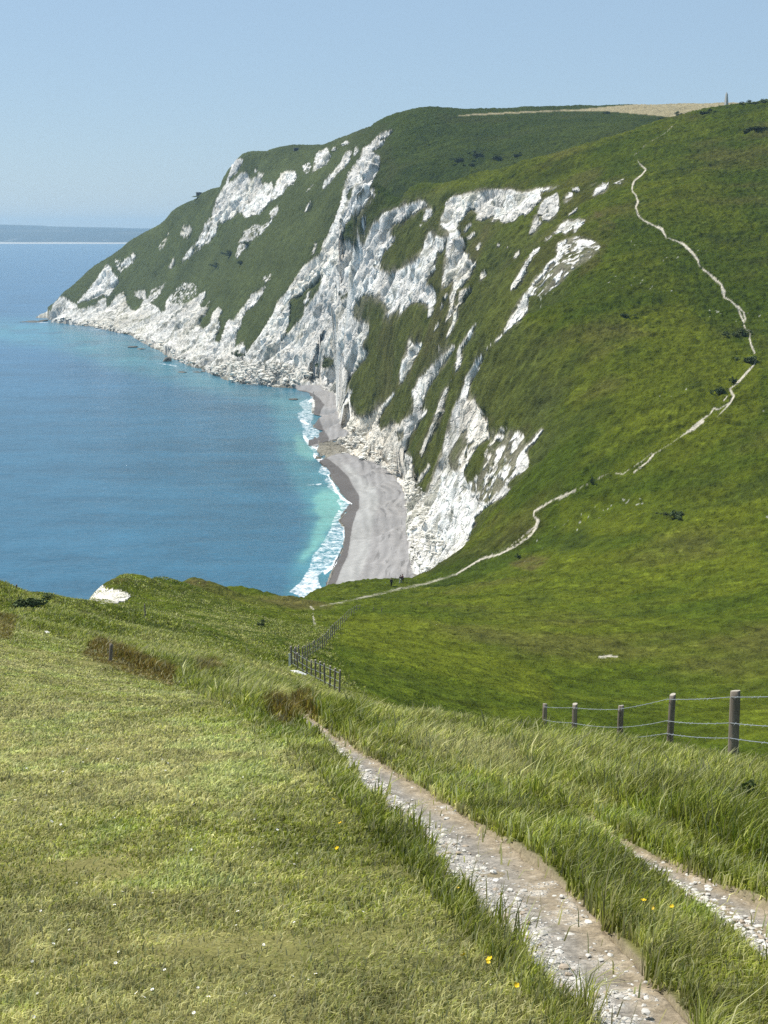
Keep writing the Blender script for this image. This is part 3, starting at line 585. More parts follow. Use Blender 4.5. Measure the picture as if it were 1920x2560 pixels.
    m = sst(.32, .72, n_med * .5 + n_str * .35 + n_big * .3 - .08 + tint * .35)
    col = g1 * (1 - m[..., None]) + g2 * m[..., None]
    dk = sst(.52, .70, fbm(X / 12, Y / 12, Z / 12, 4, 101) * .75 + .25 * n_big) * .55 + np.clip(-tint, 0, 1) * .6 * sst(.35, .6, n_b)
    col = col * (1 - dk[..., None]) + g3 * dk[..., None]
    b = np.clip(sst(.50, .72, fbm(X / 25, Y / 25, Z / 25, 4, 111)) * .45 + brn * sst(.3, .6, n_b) + sst(.35, .8, steep) * .25, 0, .85)
    col = col * (1 - b[..., None]) + br * b[..., None]
    cliffside = np.clip(ccl * 1.4 + sst(.12, .35, steep) * .6, 0, 1) * (Y > 330)      # thin turf over the cliff slopes
    cd = np.array([.074, .082, .026]); mixc = cliffside * .75
    col = col * (1 - mixc[..., None]) + (cd * (.45 + .75 * gul[..., None] + .5 * n_c[..., None])) * mixc[..., None]
    ch10 = blur(chb, 14); fr_ = (sst(.05, .42, ch10) * sst(.40, .58, spk0 * .4 + gu2 * .35 + n_b * .25) * (Y > 330))[..., None] * .78; col = col * (1 - fr_) + np.array([.235, .215, .155]) * (.6 + .8 * n_c[..., None]) * fr_
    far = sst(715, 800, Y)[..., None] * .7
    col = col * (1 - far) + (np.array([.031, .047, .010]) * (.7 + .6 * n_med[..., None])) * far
    spk = fbm(X / 1.3, Y / 1.3, None, 3, 151); sp2 = fbm((X + .4 * Y) / 9, (Y - .4 * X) / 2.2, None, 3, 161)
    amp = np.clip(900 / Y, .3, 1.0)
    col = col * (1 + amp * ((spk - .5) * .65 + (sp2 - .5) * .2))[..., None]
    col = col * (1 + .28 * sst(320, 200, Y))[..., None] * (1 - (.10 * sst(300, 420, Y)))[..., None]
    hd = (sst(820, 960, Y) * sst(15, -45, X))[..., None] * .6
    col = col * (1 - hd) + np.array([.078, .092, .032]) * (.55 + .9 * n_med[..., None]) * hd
    tus = sst(.62, .72, fbm(X / 2.4, Y / 2.0, None, 3, 155)) * (.35 + .65 * sst(.45, .6, n_med)); col = col * (1 - .26 * tus[..., None]); lt = sst(.66, .76, fbm(X / 1.6, Y / 1.2, None, 2, 157)); col = col + np.array([.05, .05, .018]) * lt[..., None] * (1 - chalk[..., None]) if False else col * (1 + .30 * lt[..., None])
    stones = (fbm(X / .9, Y / .9, None, 2, 121) > .84) & (fbm(X / 22, Y / 22, None, 2, 131) > .66) & (Y > 250) & (Y < 460) & (px > 1330)
    col[stones] = (.36, .36, .29)
    sw = sample(STRAW, px, py) * (Y > 900)
    sw = np.clip(sw, 0, 1)[..., None]
    col = col * (1 - sw) + (np.array([.31, .265, .155]) * (.8 + .5 * n_str[..., None])) * sw
    crm = sst(.45, .75, n_big * .6 + n_med * .4)[..., None]
    cc = np.array([.90, .87, .80]) * (1 - crm * .7) + np.array([.86, .78, .62]) * crm * .7
    fall = (((px < 1010) & (py > 1020)) | ((px > 1150) & (px < 1240) & (py > 1000) & (py < 1180)))[..., None] * .5
    cc = cc * (1 - fall) + np.array([.78, .70, .56]) * fall
    cc = cc * (.74 + .20 * n_c + .14 * gu2 + .14 * gul)[..., None]
    vg = (sst(.53, .63, n_b * .45 + gu2 * .3 + spk0 * .25) * .62 * (1 - fall[..., 0]))[..., None]; cc = cc * (1 - vg) + np.array([.13, .135, .07]) * vg
    bed = fbm(X / 60, Y / 60, (Z + .12 * Y + 3 * n_b) / .8, 3, 271); slab = sst(.47, .60, fbm(Y / 16 + X / 30, Z / 34, None, 3, 281))
    cc = cc * (1 - .20 * slab - .22 * sst(.56, .70, bed))[..., None] * (1 + .05 * (1 - slab))[..., None]
    hz = (sst(880, 1000, Y) * sst(.30, .62, gu2 * .5 + spk0 * .5) * sst(60, 10, Z) * .30)[..., None]; cc = cc * (1 - hz) + np.array([.26, .25, .20]) * hz
    warm = sst(.60, .75, n_a)[..., None] * .12
    cc = cc * (1 - warm) + np.array([.45, .37, .24]) * warm
    col = col * (1 - chalk[..., None]) + cc * chalk[..., None]
    pth = sst(.30, .75, pa + (n_c - .5) * .55)[..., None] * .92
    col = col * (1 - pth) + np.array([.62, .56, .45]) * pth
    wet = sample(WET, px, py) * (Y > 340)
    blc = sample(BLEACH, px, py)[..., None]
    sh = np.array([.25, .238, .225]) * (.72 + .35 * n_b[..., None] + .22 * n_c[..., None]); sh = sh * (1 - blc) + np.array([.315, .308, .288]) * (.85 + .3 * n_c[..., None]) * blc
    wetc = np.array([.125, .112, .102]) * (1 - .25 * n_b[..., None])
    SHP = np.array(SHW[:20])[:, :2]; bi = beach.ravel().nonzero()[0]; bx_, by_ = X.ravel()[bi], Y.ravel()[bi]; dsh = np.full(len(bi), 1e9)
    for a_, b_ in zip(SHP[:-1], SHP[1:]):
        e_ = b_ - a_; tt = np.clip(((bx_ - a_[0]) * e_[0] + (by_ - a_[1]) * e_[1]) / max(e_ @ e_, 1e-6), 0, 1); dsh = np.minimum(dsh, np.hypot(bx_ - a_[0] - tt * e_[0], by_ - a_[1] - tt * e_[1]))
    nb = n_b.ravel()[bi]; lin = 1 + .10 * np.sin(dsh * 1.9 + nb * 7) * sst(3, 8, dsh) + .12 * (fbm(dsh / 1.4, by_ / 30, None, 3, 251) - .5) + .16 * (spk.ravel()[bi] - .5)
    weed = sst(.60, .70, fbm(dsh / .9, by_ / 9, None, 3, 261)) * sst(9, 13, dsh) * .35; lin = lin * (1 - weed)
    shf = sh.reshape(-1, 3); shf[bi] *= lin[:, None]; sh = shf.reshape(sh.shape)
    w = sst(.3, .7, wet + (n_c - .5) * .4)[..., None]
    sh = sh * (1 - w) + wetc * w
    col = np.where(beach[..., None], sh, col)
    low = ((Z < 1.6) & (Y > 380) & ~beach)[..., None] * .75                          # weed-dark tide line
    col = col * (1 - low) + np.array([.10, .09, .06]) * low
    # ---- split into named pieces
    reg = np.zeros(Z.shape, np.int8)                                                  # 0 hillside
    reg[(Y > 885)] = 1                                                                # far hill
    xcut = np.interp(Y, [700, 880, 950, 1015, 1100, 1300, 1600], [-60, -30, 2, 8, -4, -30, -60])
    reg[(Y > 870) & (X < xcut)] = 2                                                   # headland
    reg[(Y > 325) & (Y <= 885) & ((ccl > .10) | (blur(np.minimum(ch, 1), 60) > .13)) & (pa < .2)] = 3   # chalk cliff
    reg[(Y < 250) & (px < 905 + (Y - 100) * .2) & (X < 0)] = 4                         # near slope
    reg[(pa > .45)] = 5
    reg[beach] = 6
    vid = np.arange(nc * nr).reshape(nr, nc)
    q = np.stack([vid[:-1, :-1], vid[:-1, 1:], vid[1:, 1:], vid[1:, :-1]], -1)
    zmx = np.maximum.reduce([Z[:-1, :-1], Z[:-1, 1:], Z[1:, 1:], Z[1:, :-1]])
    keep = zmx > -3.0
    fr = reg[:-1, :-1]
    V = V.reshape(-1, 3); col = np.clip(col.reshape(-1, 3), .004, .9); chf = chalk.ravel()
    names = [('hillside', M_HILL), ('far_hill', M_HILL), ('headland', M_HILL), ('cliff', M_HILL), ('near_slope', M_HILL), ('footpath', M_HILL), ('beach', M_BEACH)]
    for i, (nm, mt) in enumerate(names):
        f = q[keep & (fr == i)]
        if not len(f): continue
        u, inv = np.unique(f.ravel(), return_inverse=True)
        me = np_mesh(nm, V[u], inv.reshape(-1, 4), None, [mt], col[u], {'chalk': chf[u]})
        tag(link(nm, me), kind='structure')
terrain()

# ------------------------------------------------------------------ sea
def sea():
    SHAL = np.zeros((RH, RW), np.float32)
    fill(SHAL, 'p', [(-100,795),(130,804),(350,850),(500,920),(620,965),(760,975),(800,1000),(800,1060),(810,1110),(805,1150),(840,1187),(870,1232),(900,1262),(870,1305),(880,1350),(860,1415),(830,1520),(715,1510),(720,1440),(745,1400),(765,1330),(762,1290),(765,1250),(740,1210),(715,1170),(705,1130),(690,1080),(680,1040),(660,1000),(560,985),(400,945),(250,905),(130,870),(-100,840)], .62)
    SHAL = blur(blur(SHAL, 60), 60)
    MINT = np.zeros((RH, RW), np.float32)
    fill(MINT, 'u', [(640,560),(740,680),(760,760),(650,900),(600,960),(500,1150),(380,1300),(290,1420),(240,1400),(330,1200),(400,1000),(440,860),(390,740),(420,640),(480,560)], 1)
    fill(MINT, 'i', [(-120,1150),(60,1300),(180,1420),(110,1520),(0,1480),(-110,1350)], .8)
    MINT = blur(MINT, 24)
    FOAM = np.zeros((RH, RW), np.float32)
    fill(FOAM, 'u', [(260,-20),(360,40),(450,90),(420,150),(430,200),(510,245),(610,300),(650,365),(590,400),(545,420),(590,480),(670,530),(700,610),(770,690),(850,740),(780,800),(760,840),(700,930),(760,1010),(750,1150),(750,1210),(710,1310),(650,1370),(650,1450),(510,1530),(430,1570),(450,1660),(530,1790),(400,1830),(340,1860),(100,1750),(230,1620),(290,1520),(350,1450),(370,1330),(440,1250),(490,1150),(560,1060),(590,920),(640,830),(690,780),(640,700),(690,660),(620,610),(550,560),(490,470),(540,430),(430,380),(450,330),(480,270),(400,215),(390,160),(300,60)], .46)
    fill(FOAM, 'u', [(340,1460),(430,1590),(460,1670),(530,1790),(340,1860),(100,1750),(230,1620)], .52)
    fill(FOAM, 'i', [(0,610),(160,690),(155,730),(90,775),(240,835),(240,875),(130,910),(110,985),(90,1020),(200,1120),(215,1200),(300,1340),(190,1430),(310,1530),(430,1640),(420,1690),(250,1600),(110,1470),(180,1400),(40,1290),(-50,1150),(-10,1100),(-70,1000),(-100,900),(-20,850),(-70,770),(0,720),(90,695)], .46)
    for ts in (('p', .6, [(50,803,2),(90,805,4),(120,807,4)]), ('p', .56, [(212,824,3),(250,823,4),(280,820,3)]), ('p', .5, [(620,1022,3),(668,1025,4)]), ('p', .52, [(400,908,5),(440,915,6)]), ('p', .5, [(385,905,4),(360,898,3)]),
               ('u', .8, [(400,180,22),(500,255,30),(600,310,25)]), ('u', .75, [(560,400,18),(640,580,24),(720,680,20),(830,740,20)]), ('u', .7, [(760,840,14),(690,920,20),(750,1010,22),(740,1200,22)]), ('u', .55, [(200,510,12),(330,515,20),(460,510,30)]),
               ('u', .55, [(0,420,8),(130,432,14),(300,435,10)]), ('u', .5, [(240,205,10),(380,200,14)]), ('u', .85, [(650,1370,30),(640,1450,40),(520,1530,30)]), ('i', .95, [(60,600,16),(150,700,24),(80,750,20)]), ('i', .9, [(-60,990,20),(60,1050,10)]), ('i', .95, [(0,1200,18),(130,1330,26),(250,1400,24)]), ('i', .9, [(130,1450,30),(250,1540,40),(400,1640,40)])):
        stroke(FOAM, *((ts[0], [p for p in ts[2]], ts[1])))
    FOAM = blur(FOAM, 1)
    nc = int(760 * Q); nr = int(900 * Q)
    ta = np.linspace(-.36, .02, nc); Ys = np.geomspace(110, 2600, nr); A, Y = np.meshgrid(ta, Ys); X = A * Y
    px, py = project(X, Y, np.zeros_like(X))
    wx = (fbm(X / 12, Y / 12, None, 4, 7) - .5) * 16; wy = (fbm(X / 12, Y / 20, None, 4, 17) - .5) * 8
    ok = (px < 960) & (py > 606)
    sh = sample(SHAL, px + wx * 2.2, py + wy * 1.5) * ok; mi = sample(MINT, px + wx * 1.6, py + wy) * ok; fo = sample(FOAM, px + wx * .6, py + wy * .6) * ok
    ndp = np.array([.025, .106, .166]); nfar = np.array([.028, .105, .195]); tq = np.array([.060, .235, .265]); mint = np.array([.17, .42, .36]); reef = np.array([.05, .13, .17])
    f = sst(500, 1500, Y)[..., None]; col = ndp * (1 - f) + nfar * f
    pat = (fbm(X / 60, Y / 140, None, 4, 27) - .5)[..., None] * .35; col = col * (1 + pat)
    sh = np.clip(sh * (1 + (fbm(X / 25, Y / 50, None, 4, 37) - .5) * .9), 0, 1)[..., None]; mi = np.clip(mi * (.7 + .6 * fbm(X / 5, Y / 14, None, 4, 47)), 0, 1)[..., None]
    col = col * (1 - sh) + tq * sh
    rf = (sst(.55, .68, fbm(X / 16, Y / 40, None, 3, 57)) * (Y > 880) * (sh[..., 0] > .3) * .6)[..., None]; col = col * (1 - rf) + reef * rf
    col = col * (1 - mi * .8) + mint * mi * .8
    Z = (fbm(X / 9, Y / 16, None, 3, 67) - .5) * .22 + fo * .12
    vid = np.arange(nc * nr).reshape(nr, nc); q = np.stack([vid[:-1, :-1], vid[:-1, 1:], vid[1:, 1:], vid[1:, :-1]], -1).reshape(-1, 4)
    V = np.stack([X, Y, Z], -1).reshape(-1, 3); C3 = col.reshape(-1, 3); fo = fo.ravel()
    # outer sea
    out = []; oc = []; of = []; base = len(V)
    xs = np.concatenate([-np.geomspace(15500, 2, 40), np.geomspace(2, 4500, 20)]); ys = np.geomspace(2590, 15500, 50)
    XO, YO = np.meshgrid(xs, ys); vo = np.arange(XO.size).reshape(XO.shape) + base
    qo = np.stack([vo[:-1, :-1], vo[:-1, 1:], vo[1:, 1:], vo[1:, :-1]], -1).reshape(-1, 4)
    V2 = np.stack([XO, YO, np.full_like(XO, -.02)], -1).reshape(-1, 3)
    # left of the fine sheet
    XL, YL = np.meshgrid(-np.geomspace(14500, 1, 30), np.geomspace(60, 2600, 60)); XL = XL - .359 * YL; vl = np.arange(XL.size).reshape(XL.shape) + base + len(V2)
    ql = np.stack([vl[:-1, :-1], vl[:-1, 1:], vl[1:, 1:], vl[1:, :-1]], -1).reshape(-1, 4)
    V3 = np.stack([XL, YL, np.full_like(XL, -.02)], -1).reshape(-1, 3)
    n2 = len(V2) + len(V3)
    me = np_mesh('sea', np.concatenate([V, V2, V3]), np.concatenate([q, qo, ql]), None, [M_SEA], np.concatenate([C3, np.tile(nfar, (n2, 1))]), {'foam': np.concatenate([fo, np.zeros(n2)])})
    tag(link('sea', me), kind='structure')
sea()

# ------------------------------------------------------------------ far coast
def far_coast():
    n = 400; m = 40
    xs = np.linspace(-9000, 400, n); t = np.linspace(0, 1, m); X, T = np.meshgrid(xs, t)
    hx = 98 + 40 * (fbm(xs / 900, xs * 0, None, 4, 5) - .5) + np.interp(xs, [-9000, -2900, -2300, -1800, -1500, 0], [10, 34, 20, 6, 22, 26])
    Y = 11000 + T * 3500 + 250 * (fbm(X / 1500, X * 0, None, 3, 8) - .5)
    Z = hx[None, :] * sst(0, .75, T) ** .8 + 14 * (fbm(X / 260, Y / 260, None, 4, 6) - .5) * np.clip(T * 6, 0, 1) + np.clip(T * 200, 0, 5)
    Z[0] = -2
    pal = fbm(X / 350, Y / 500, None, 4, 9); c = np.array([.04, .055, .06]) * (1 - sst(.45, .65, pal))[..., None] + np.array([.075, .085, .08]) * sst(.45, .65, pal)[..., None]
    bl = (fbm(X / 70, Y / 300, None, 2, 19) > .80) & (T < .5) & (T > .05); c[bl] = (.12, .13, .13)
    c[:3] = (.5, .48, .43)
    vid = np.arange(n * m).reshape(m, n); q = np.stack([vid[:-1, :-1], vid[:-1, 1:], vid[1:, 1:], vid[1:, :-1]], -1).reshape(-1, 4)
    Z[1] = np.maximum(Z[1], 5); Z[2] = np.maximum(Z[2], 7)
    me = np_mesh('far_coast', np.stack([X, Y, Z], -1).reshape(-1, 3), q, None, [mat_far()], c.reshape(-1, 3), {'chalk': np.zeros(n * m)})
    tag(link('far_coast', me), kind='structure')
def mat_far():
    t = NT('far_land'); return t.bsdf(t.attr('Col').outputs['Color'], .95, .05)
far_coast()
# ------------------------------------------------------------------ the ground underfoot: turf, wheel ruts, grass
LR = [(1765,690,722),(1800,748,795),(1840,787,842),(1900,845,950),(1990,925,1095),(2060,1000,1205),(2152,1076,1345),(2326,1238,1530),(2465,1380,1650),(2546,1458,1730),(2700,1600,1900)]
RR = [(2030,1442,1466),(2060,1470,1502),(2110,1525,1585),(2141,1570,1655),(2176,1620,1725),(2228,1683,1850),(2292,1770,1995),(2402,1920,2250),(2540,2100,2520)]
RUT = np.zeros((RH, RW), np.float32)
for L, v_ in ((LR, 1), (RR, .97)): fill(RUT, 'p', [(a, y) for y, a, b in L] + [(b, y) for y, a, b in reversed(L)], v_)
RUTS = blur(RUT, 5); RUTW = blur(RUT, 60)
GH = np.full((RH, RW), .27, np.float32)      # grass height
GD = np.full((RH, RW), .30, np.float32)      # dryness
def gz(pts, h, d): fill(GH, 'p', pts, h); fill(GD, 'p', pts, d)
gz([(-100,1380),(1000,1380),(850,1700),(700,1760),(600,1740),(400,1660),(150,1575),(-100,1550)], .30, .28)
gz([(-100,1566),(0,1572),(150,1592),(300,1650),(430,1705),(560,1770),(680,1840),(800,1950),(930,2090),(1060,2230),(1200,2380),(1400,2580),(-100,2580)], .036, .60)
gz([(-100,1600),(200,1640),(430,1760),(560,1900),(700,2200),(800,2580),(-100,2580)], .030, .76)
gz([(560,1770),(700,1800),(790,1845),(930,1995),(1080,2160),(1240,2335),(1460,2560),(1380,2570),(1200,2390),(1040,2210),(900,2060),(780,1930),(680,1840)], .085, .22)
gz([(830,1810),(960,1850),(1200,1960),(1440,2050),(1640,2190),(1760,2300),(1920,2420),(1960,2570),(1730,2550),(1530,2320),(1350,2150),(1200,2055),(1090,1985),(950,1900)], .085, .34)
gz([(1380,1960),(1500,2010),(1660,2120),(1740,2220),(1920,2400),(1960,2600),(1800,2600),(1740,2420),(1640,2280),(1540,2150),(1440,2070)], .06, .42)
gz([(1100,1900),(1300,1960),(1500,2010),(1700,2090),(1960,2200),(1960,2330),(1850,2220),(1720,2170),(1600,2110),(1440,2030),(1250,1960)], .10, .50)
gz([(700,1745),(900,1790),(1150,1830),(1400,1900),(1650,1980),(1960,2080),(1960,1750),(1800,1740),(1500,1730),(1200,1720),(900,1700)], .155, .34)
gz([(900,1800),(1080,1800),(1280,1900),(1380,1990),(1250,1980),(1050,1890)], .18, .66)
gz([(1290,1830),(1500,1860),(1750,1930),(1960,1990),(1960,2120),(1700,2010),(1450,1940)], .22, .18)
GB = np.zeros((RH, RW), np.float32)          # rusty patches
fill(GB, 'p', [(240,1600),(330,1640),(440,1690),(430,1720),(300,1680),(200,1640)], .8); fill(GB, 'p', [(480,1660),(540,1655),(560,1690),(490,1700)], .6); fill(GB, 'p', [(640,1770),(760,1760),(800,1800),(700,1820)], .7); fill(GB, 'p', [(-60,1540),(40,1545),(30,1600),(-60,1600)], .6)
GH = blur(GH, 8); GD = blur(GD, 14); GB = blur(GB, 8)

def ground_cols(x, y, px, py):
    n1 = fbm(x / 1.3, y / 1.3, None, 4, 201); n2 = fbm(x / .35, y / .35, None, 3, 211)
    d = np.clip(sample(GD, px, py) + (n1 - .5) * .9, 0, 1)[..., None]
    g = np.array([.070, .085, .016]); s = np.array([.24, .215, .075])
    c = (g * (1 - d) + s * d) * (.75 + .5 * n2[..., None])
    bald = sst(.70, .82, n1)[..., None] * (sample(GH, px, py) < .06)[..., None] * .6
    c = c * (1 - bald) + np.array([.26, .20, .14]) * bald
    return c
def near_ground():
    nc = 520; nr = 620
    ta = np.linspace(-.45, .42, nc); Ys = np.geomspace(1.2, 61, nr); A, Y = np.meshgrid(ta, Ys); X = A * Y
    Z = H(X, Y); px, py = project(X, Y, Z)
    r = sample(RUTS, px, py) * (py < 2700); c = ground_cols(X, Y, px, py)
    e = np.clip(sample(RUTW, px, py) * 2.2, 0, 1)[..., None] * (py < 2700)[..., None]; c = c * (1 - e) + np.array([.235, .195, .125]) * e
    Z = Z + (fbm(X / .8, Y / .8, None, 4, 221) - .5) * .07 - .055 * sst(.35, .95, r)
    vid = np.arange(nc * nr).reshape(nr, nc); q = np.stack([vid[:-1, :-1], vid[:-1, 1:], vid[1:, 1:], vid[1:, :-1]], -1).reshape(-1, 4)
    tag(link('turf', np_mesh('turf', np.stack([X, Y, Z], -1).reshape(-1, 3), q, None, [M_NEAR], c.reshape(-1, 3))), kind='structure')
near_ground()
def apron():
    X, Y = np.meshgrid(np.concatenate([np.linspace(-60, -12, 40), np.linspace(-11.5, 11.5, 93), np.linspace(12, 60, 40)]), np.linspace(-18, 61, 160)); Z = H(X, Y); px, py = project(X, np.maximum(Y, 2), H(X, np.maximum(Y, 2)))
    c = ground_cols(X, Y, np.clip(px, 0, 1919), np.clip(py, 0, 2559)) * (1.15, 1.2, .9); Z = Z + (fbm(X / .9, Y / .9, None, 3, 222) - .5) * .05 - .16 * ((np.abs(X) < .40 * Y) & (Y > 1.6))
    n, m = X.shape; vid = np.arange(n * m).reshape(n, m); q = np.stack([vid[:-1, :-1], vid[:-1, 1:], vid[1:, 1:], vid[1:, :-1]], -1).reshape(-1, 4)
    tag(link('meadow', np_mesh('meadow', np.stack([X, Y, Z], -1).reshape(-1, 3), q, None, [M_NEAR], c.reshape(-1, 3))), kind='structure')
apron()

def edge_world(L):
    a = np.array([hit(x, y, 1.0, 70) if y < 2560 else at_y(x, y, 4.0) for y, x, _ in L]); b = np.array([hit(x, y, 1.0, 70) if y < 2560 else at_y(x, y, 4.0) for y, _, x in L])
    return a, b
def interp_line(P_, n):
    s = np.concatenate([[0], np.cumsum(np.linalg.norm(np.diff(P_[:, :2], axis=0), axis=1))]); t = np.linspace(0, s[-1], n)
    return np.stack([np.interp(t, s, P_[:, k]) for k in range(3)], 1)
STONES = []
def mat_track():
    t = NT('track_gravel'); g = t.n('ShaderNodeTexCoord'); col = t.attr('Col').outputs['Color']; gr = t.attr('grit').outputs['Fac']; n2 = t.noise(40, 5, .7)
    wp = t.n('ShaderNodeVectorMath', operation='ADD'); nz = t.n('ShaderNodeTexNoise', i_Scale=35, i_Detail=3); t.l(g.outputs['Object'], nz.inputs['Vector'])
    sc_ = t.n('ShaderNodeVectorMath', operation='SCALE'); sc_.inputs['Scale'].default_value = .035; t.l(nz.outputs['Color'], sc_.inputs[0]); t.l(g.outputs['Object'], wp.inputs[0]); t.l(sc_.outputs[0], wp.inputs[1])
    c = t.mix(1.0, col, t.math('MULTIPLY', t.rng(n2, .25, .75, .55, 1.45), t.rng(t.noise(7, 5, .7), .3, .7, .75, 1.25)), 'MULTIPLY'); h = t.math('MULTIPLY', n2, .7)
    for s_, bias in ((38, .0), (75, .03)):
        vo = t.n('ShaderNodeTexVoronoi', i_Scale=s_, i_Randomness=1.0); t.l(wp.outputs[0], vo.inputs['Vector']); sp = t.n('ShaderNodeSeparateColor'); t.l(vo.outputs['Color'], sp.inputs[0])
        isw = t.math('MULTIPLY', t.rng(t.math('SUBTRACT', t.math('ADD', gr, -bias), sp.outputs[0]), -.03, .03, 0, 1), t.rng(vo.outputs['Distance'], .42 , .34, 0, 1))
        c = t.mix(isw, c, t.mix(sp.outputs[1], (.80, .77, .70), (.52, .47, .39))); h = t.math('ADD', h, t.math('MULTIPLY', isw, t.rng(vo.outputs['Distance'], 0, .5, 1.0, .1)))
    return t.bsdf(c, .95, .1, h, .9, .02)
M_TRACK = mat_track()
def rut(L, label):
    a, b = edge_world(L); n = 520; m = 44
    mid = (a + b) / 2; s = np.concatenate([[0], np.cumsum(np.linalg.norm(np.diff(mid[:, :2], axis=0), axis=1))]); t = np.linspace(0, s[-1], n)
    A = np.stack([np.interp(t, s, a[:, k]) for k in (0, 1)], 1); B = np.stack([np.interp(t, s, b[:, k]) for k in (0, 1)], 1)
    U = np.linspace(-.06, 1.06, m)[None, :]; XY = A[:, None, :] * (1 - U[..., None]) + B[:, None, :] * U[..., None]
    x, y = XY[..., 0], XY[..., 1]
    n1 = fbm(x / .45, y / .45, None, 4, 231); n2 = fbm(x / .06, y / .06, None, 3, 241); Ub = np.broadcast_to(U, x.shape)
    ew = (n1 - .5) * .34
    edge = np.minimum(Ub + ew * .5, 1 - Ub + ew * .5)
    z = H(x, y) - .018 - .018 * np.sin(np.clip(Ub, 0, 1) * np.pi) + (n1 - .5) * .03 + (n2 - .5) * .012 - .05 * sst(.06, -.05, edge)
    grit = sst(.46, .64, n1 * .5 + n2 * .3 + .40 * sst(.64, .26, Ub + (n1 - .5) * .5) - .0) * sst(.02, .16, edge)
    grit = np.maximum(grit, sst(.50, .30, Ub + (n1 - .5) * .5) * sst(.03, .14, edge) * .9)
    grit = np.clip(grit * sst(.18, .55, .35 + .5 * fbm(t[:, None] / 2.2 + x * 0, x * 0, None, 3, 251)), 0, 1)
    dirt = np.array([.262, .236, .196]) * (.7 + .6 * n2[..., None]); dry = np.array([.33, .26, .165]) * (.7 + .6 * n2[..., None]); ck = np.array([.66, .61, .53]) * (.55 + .65 * n2[..., None])
    dr = (sst(.55, .92, Ub + (n1 - .5) * .5) * .8)[..., None]
    c = dirt * (1 - dr) + dry * dr; c = c * (1 - grit[..., None] * .5) + ck * grit[..., None] * .5
    vid = np.arange(n * m).reshape(n, m); q = np.stack([vid[:-1, :-1], vid[1:, :-1], vid[1:, 1:], vid[:-1, 1:]], -1).reshape(-1, 4)
    tag(link('track', np_mesh('track', np.stack([x, y, z], -1).reshape(-1, 3), q, None, [M_TRACK], c.reshape(-1, 3), {'grit': grit.ravel() * .85 + .05 * (edge.ravel() > .05)})), kind='structure')
    # loose chalk
    gi = grit.ravel(); k = rng.random(gi.size) < gi * .22 + .01; w = np.stack([x, y, z], -1).reshape(-1, 3)[k]
    STONES.append(w + rng.normal(0, .02, w.shape) * (1, 1, 0))
rut(LR, ''); rut(RR, '')
def ico(sub=1):
    bm = bmesh.new(); bmesh.ops.create_icosphere(bm, subdivisions=sub, radius=1); V = np.array([v.co[:] for v in bm.verts]); Fc = np.array([[v.index for v in f.verts] for f in bm.faces]); bm.free(); return V, Fc
def stones(name, pts, smin, smax, mat, colf, sub=1, power=2.2, flat=.65, kind='stuff', smooth=False):
    V, Fc = ico(sub); vs_, fs_, cs_ = [], [], []
    for i, p in enumerate(pts):
        s = smin + (smax - smin) * rng.random() ** power
        v = V * (1 + rng.normal(0, .16, V.shape)) * s * np.array([1 + .4 * rng.random(), .8 + .4 * rng.random(), flat * (.6 + .6 * rng.random())])
        a = rng.random() * 6.28; ca, sa = math.cos(a), math.sin(a); v = v @ np.array([[ca, -sa, 0], [sa, ca, 0], [0, 0, 1]])
        vs_.append(v + p); fs_.append(Fc + i * len(V)); cs_.append(np.tile(colf(), (len(V), 1)))
    me = np_mesh(name, np.concatenate(vs_), None, np.concatenate(fs_), [mat], np.concatenate(cs_), smooth=smooth)
    return tag(link(name, me), kind=kind)
def mat_stone():
    t = NT('chalk_pebble'); n = t.noise(30, 4, .6); return t.bsdf(t.mix(1.0, t.attr('Col').outputs['Color'], t.rng(n, .3, .7, .75, 1.15), 'MULTIPLY'), .95, .1)
M_PEB = mat_stone()
sp_ = np.concatenate(STONES); ex = []
for _ in range(260):                                       # a few bits of chalk lost in the turf beside the track
    p = hit(rng.uniform(500, 1900), rng.uniform(1780, 2540), 1, 60); ex.append(p)
sp_ = np.concatenate([sp_, np.array(ex)[:120]])
def peb():
    a = rng.random(); return np.array([.70, .66, .58]) * (.65 + .4 * a) if a > .25 else np.array([.40, .33, .25])
stones('chalk_pebbles', sp_,   .005, .020, M_PEB, peb)

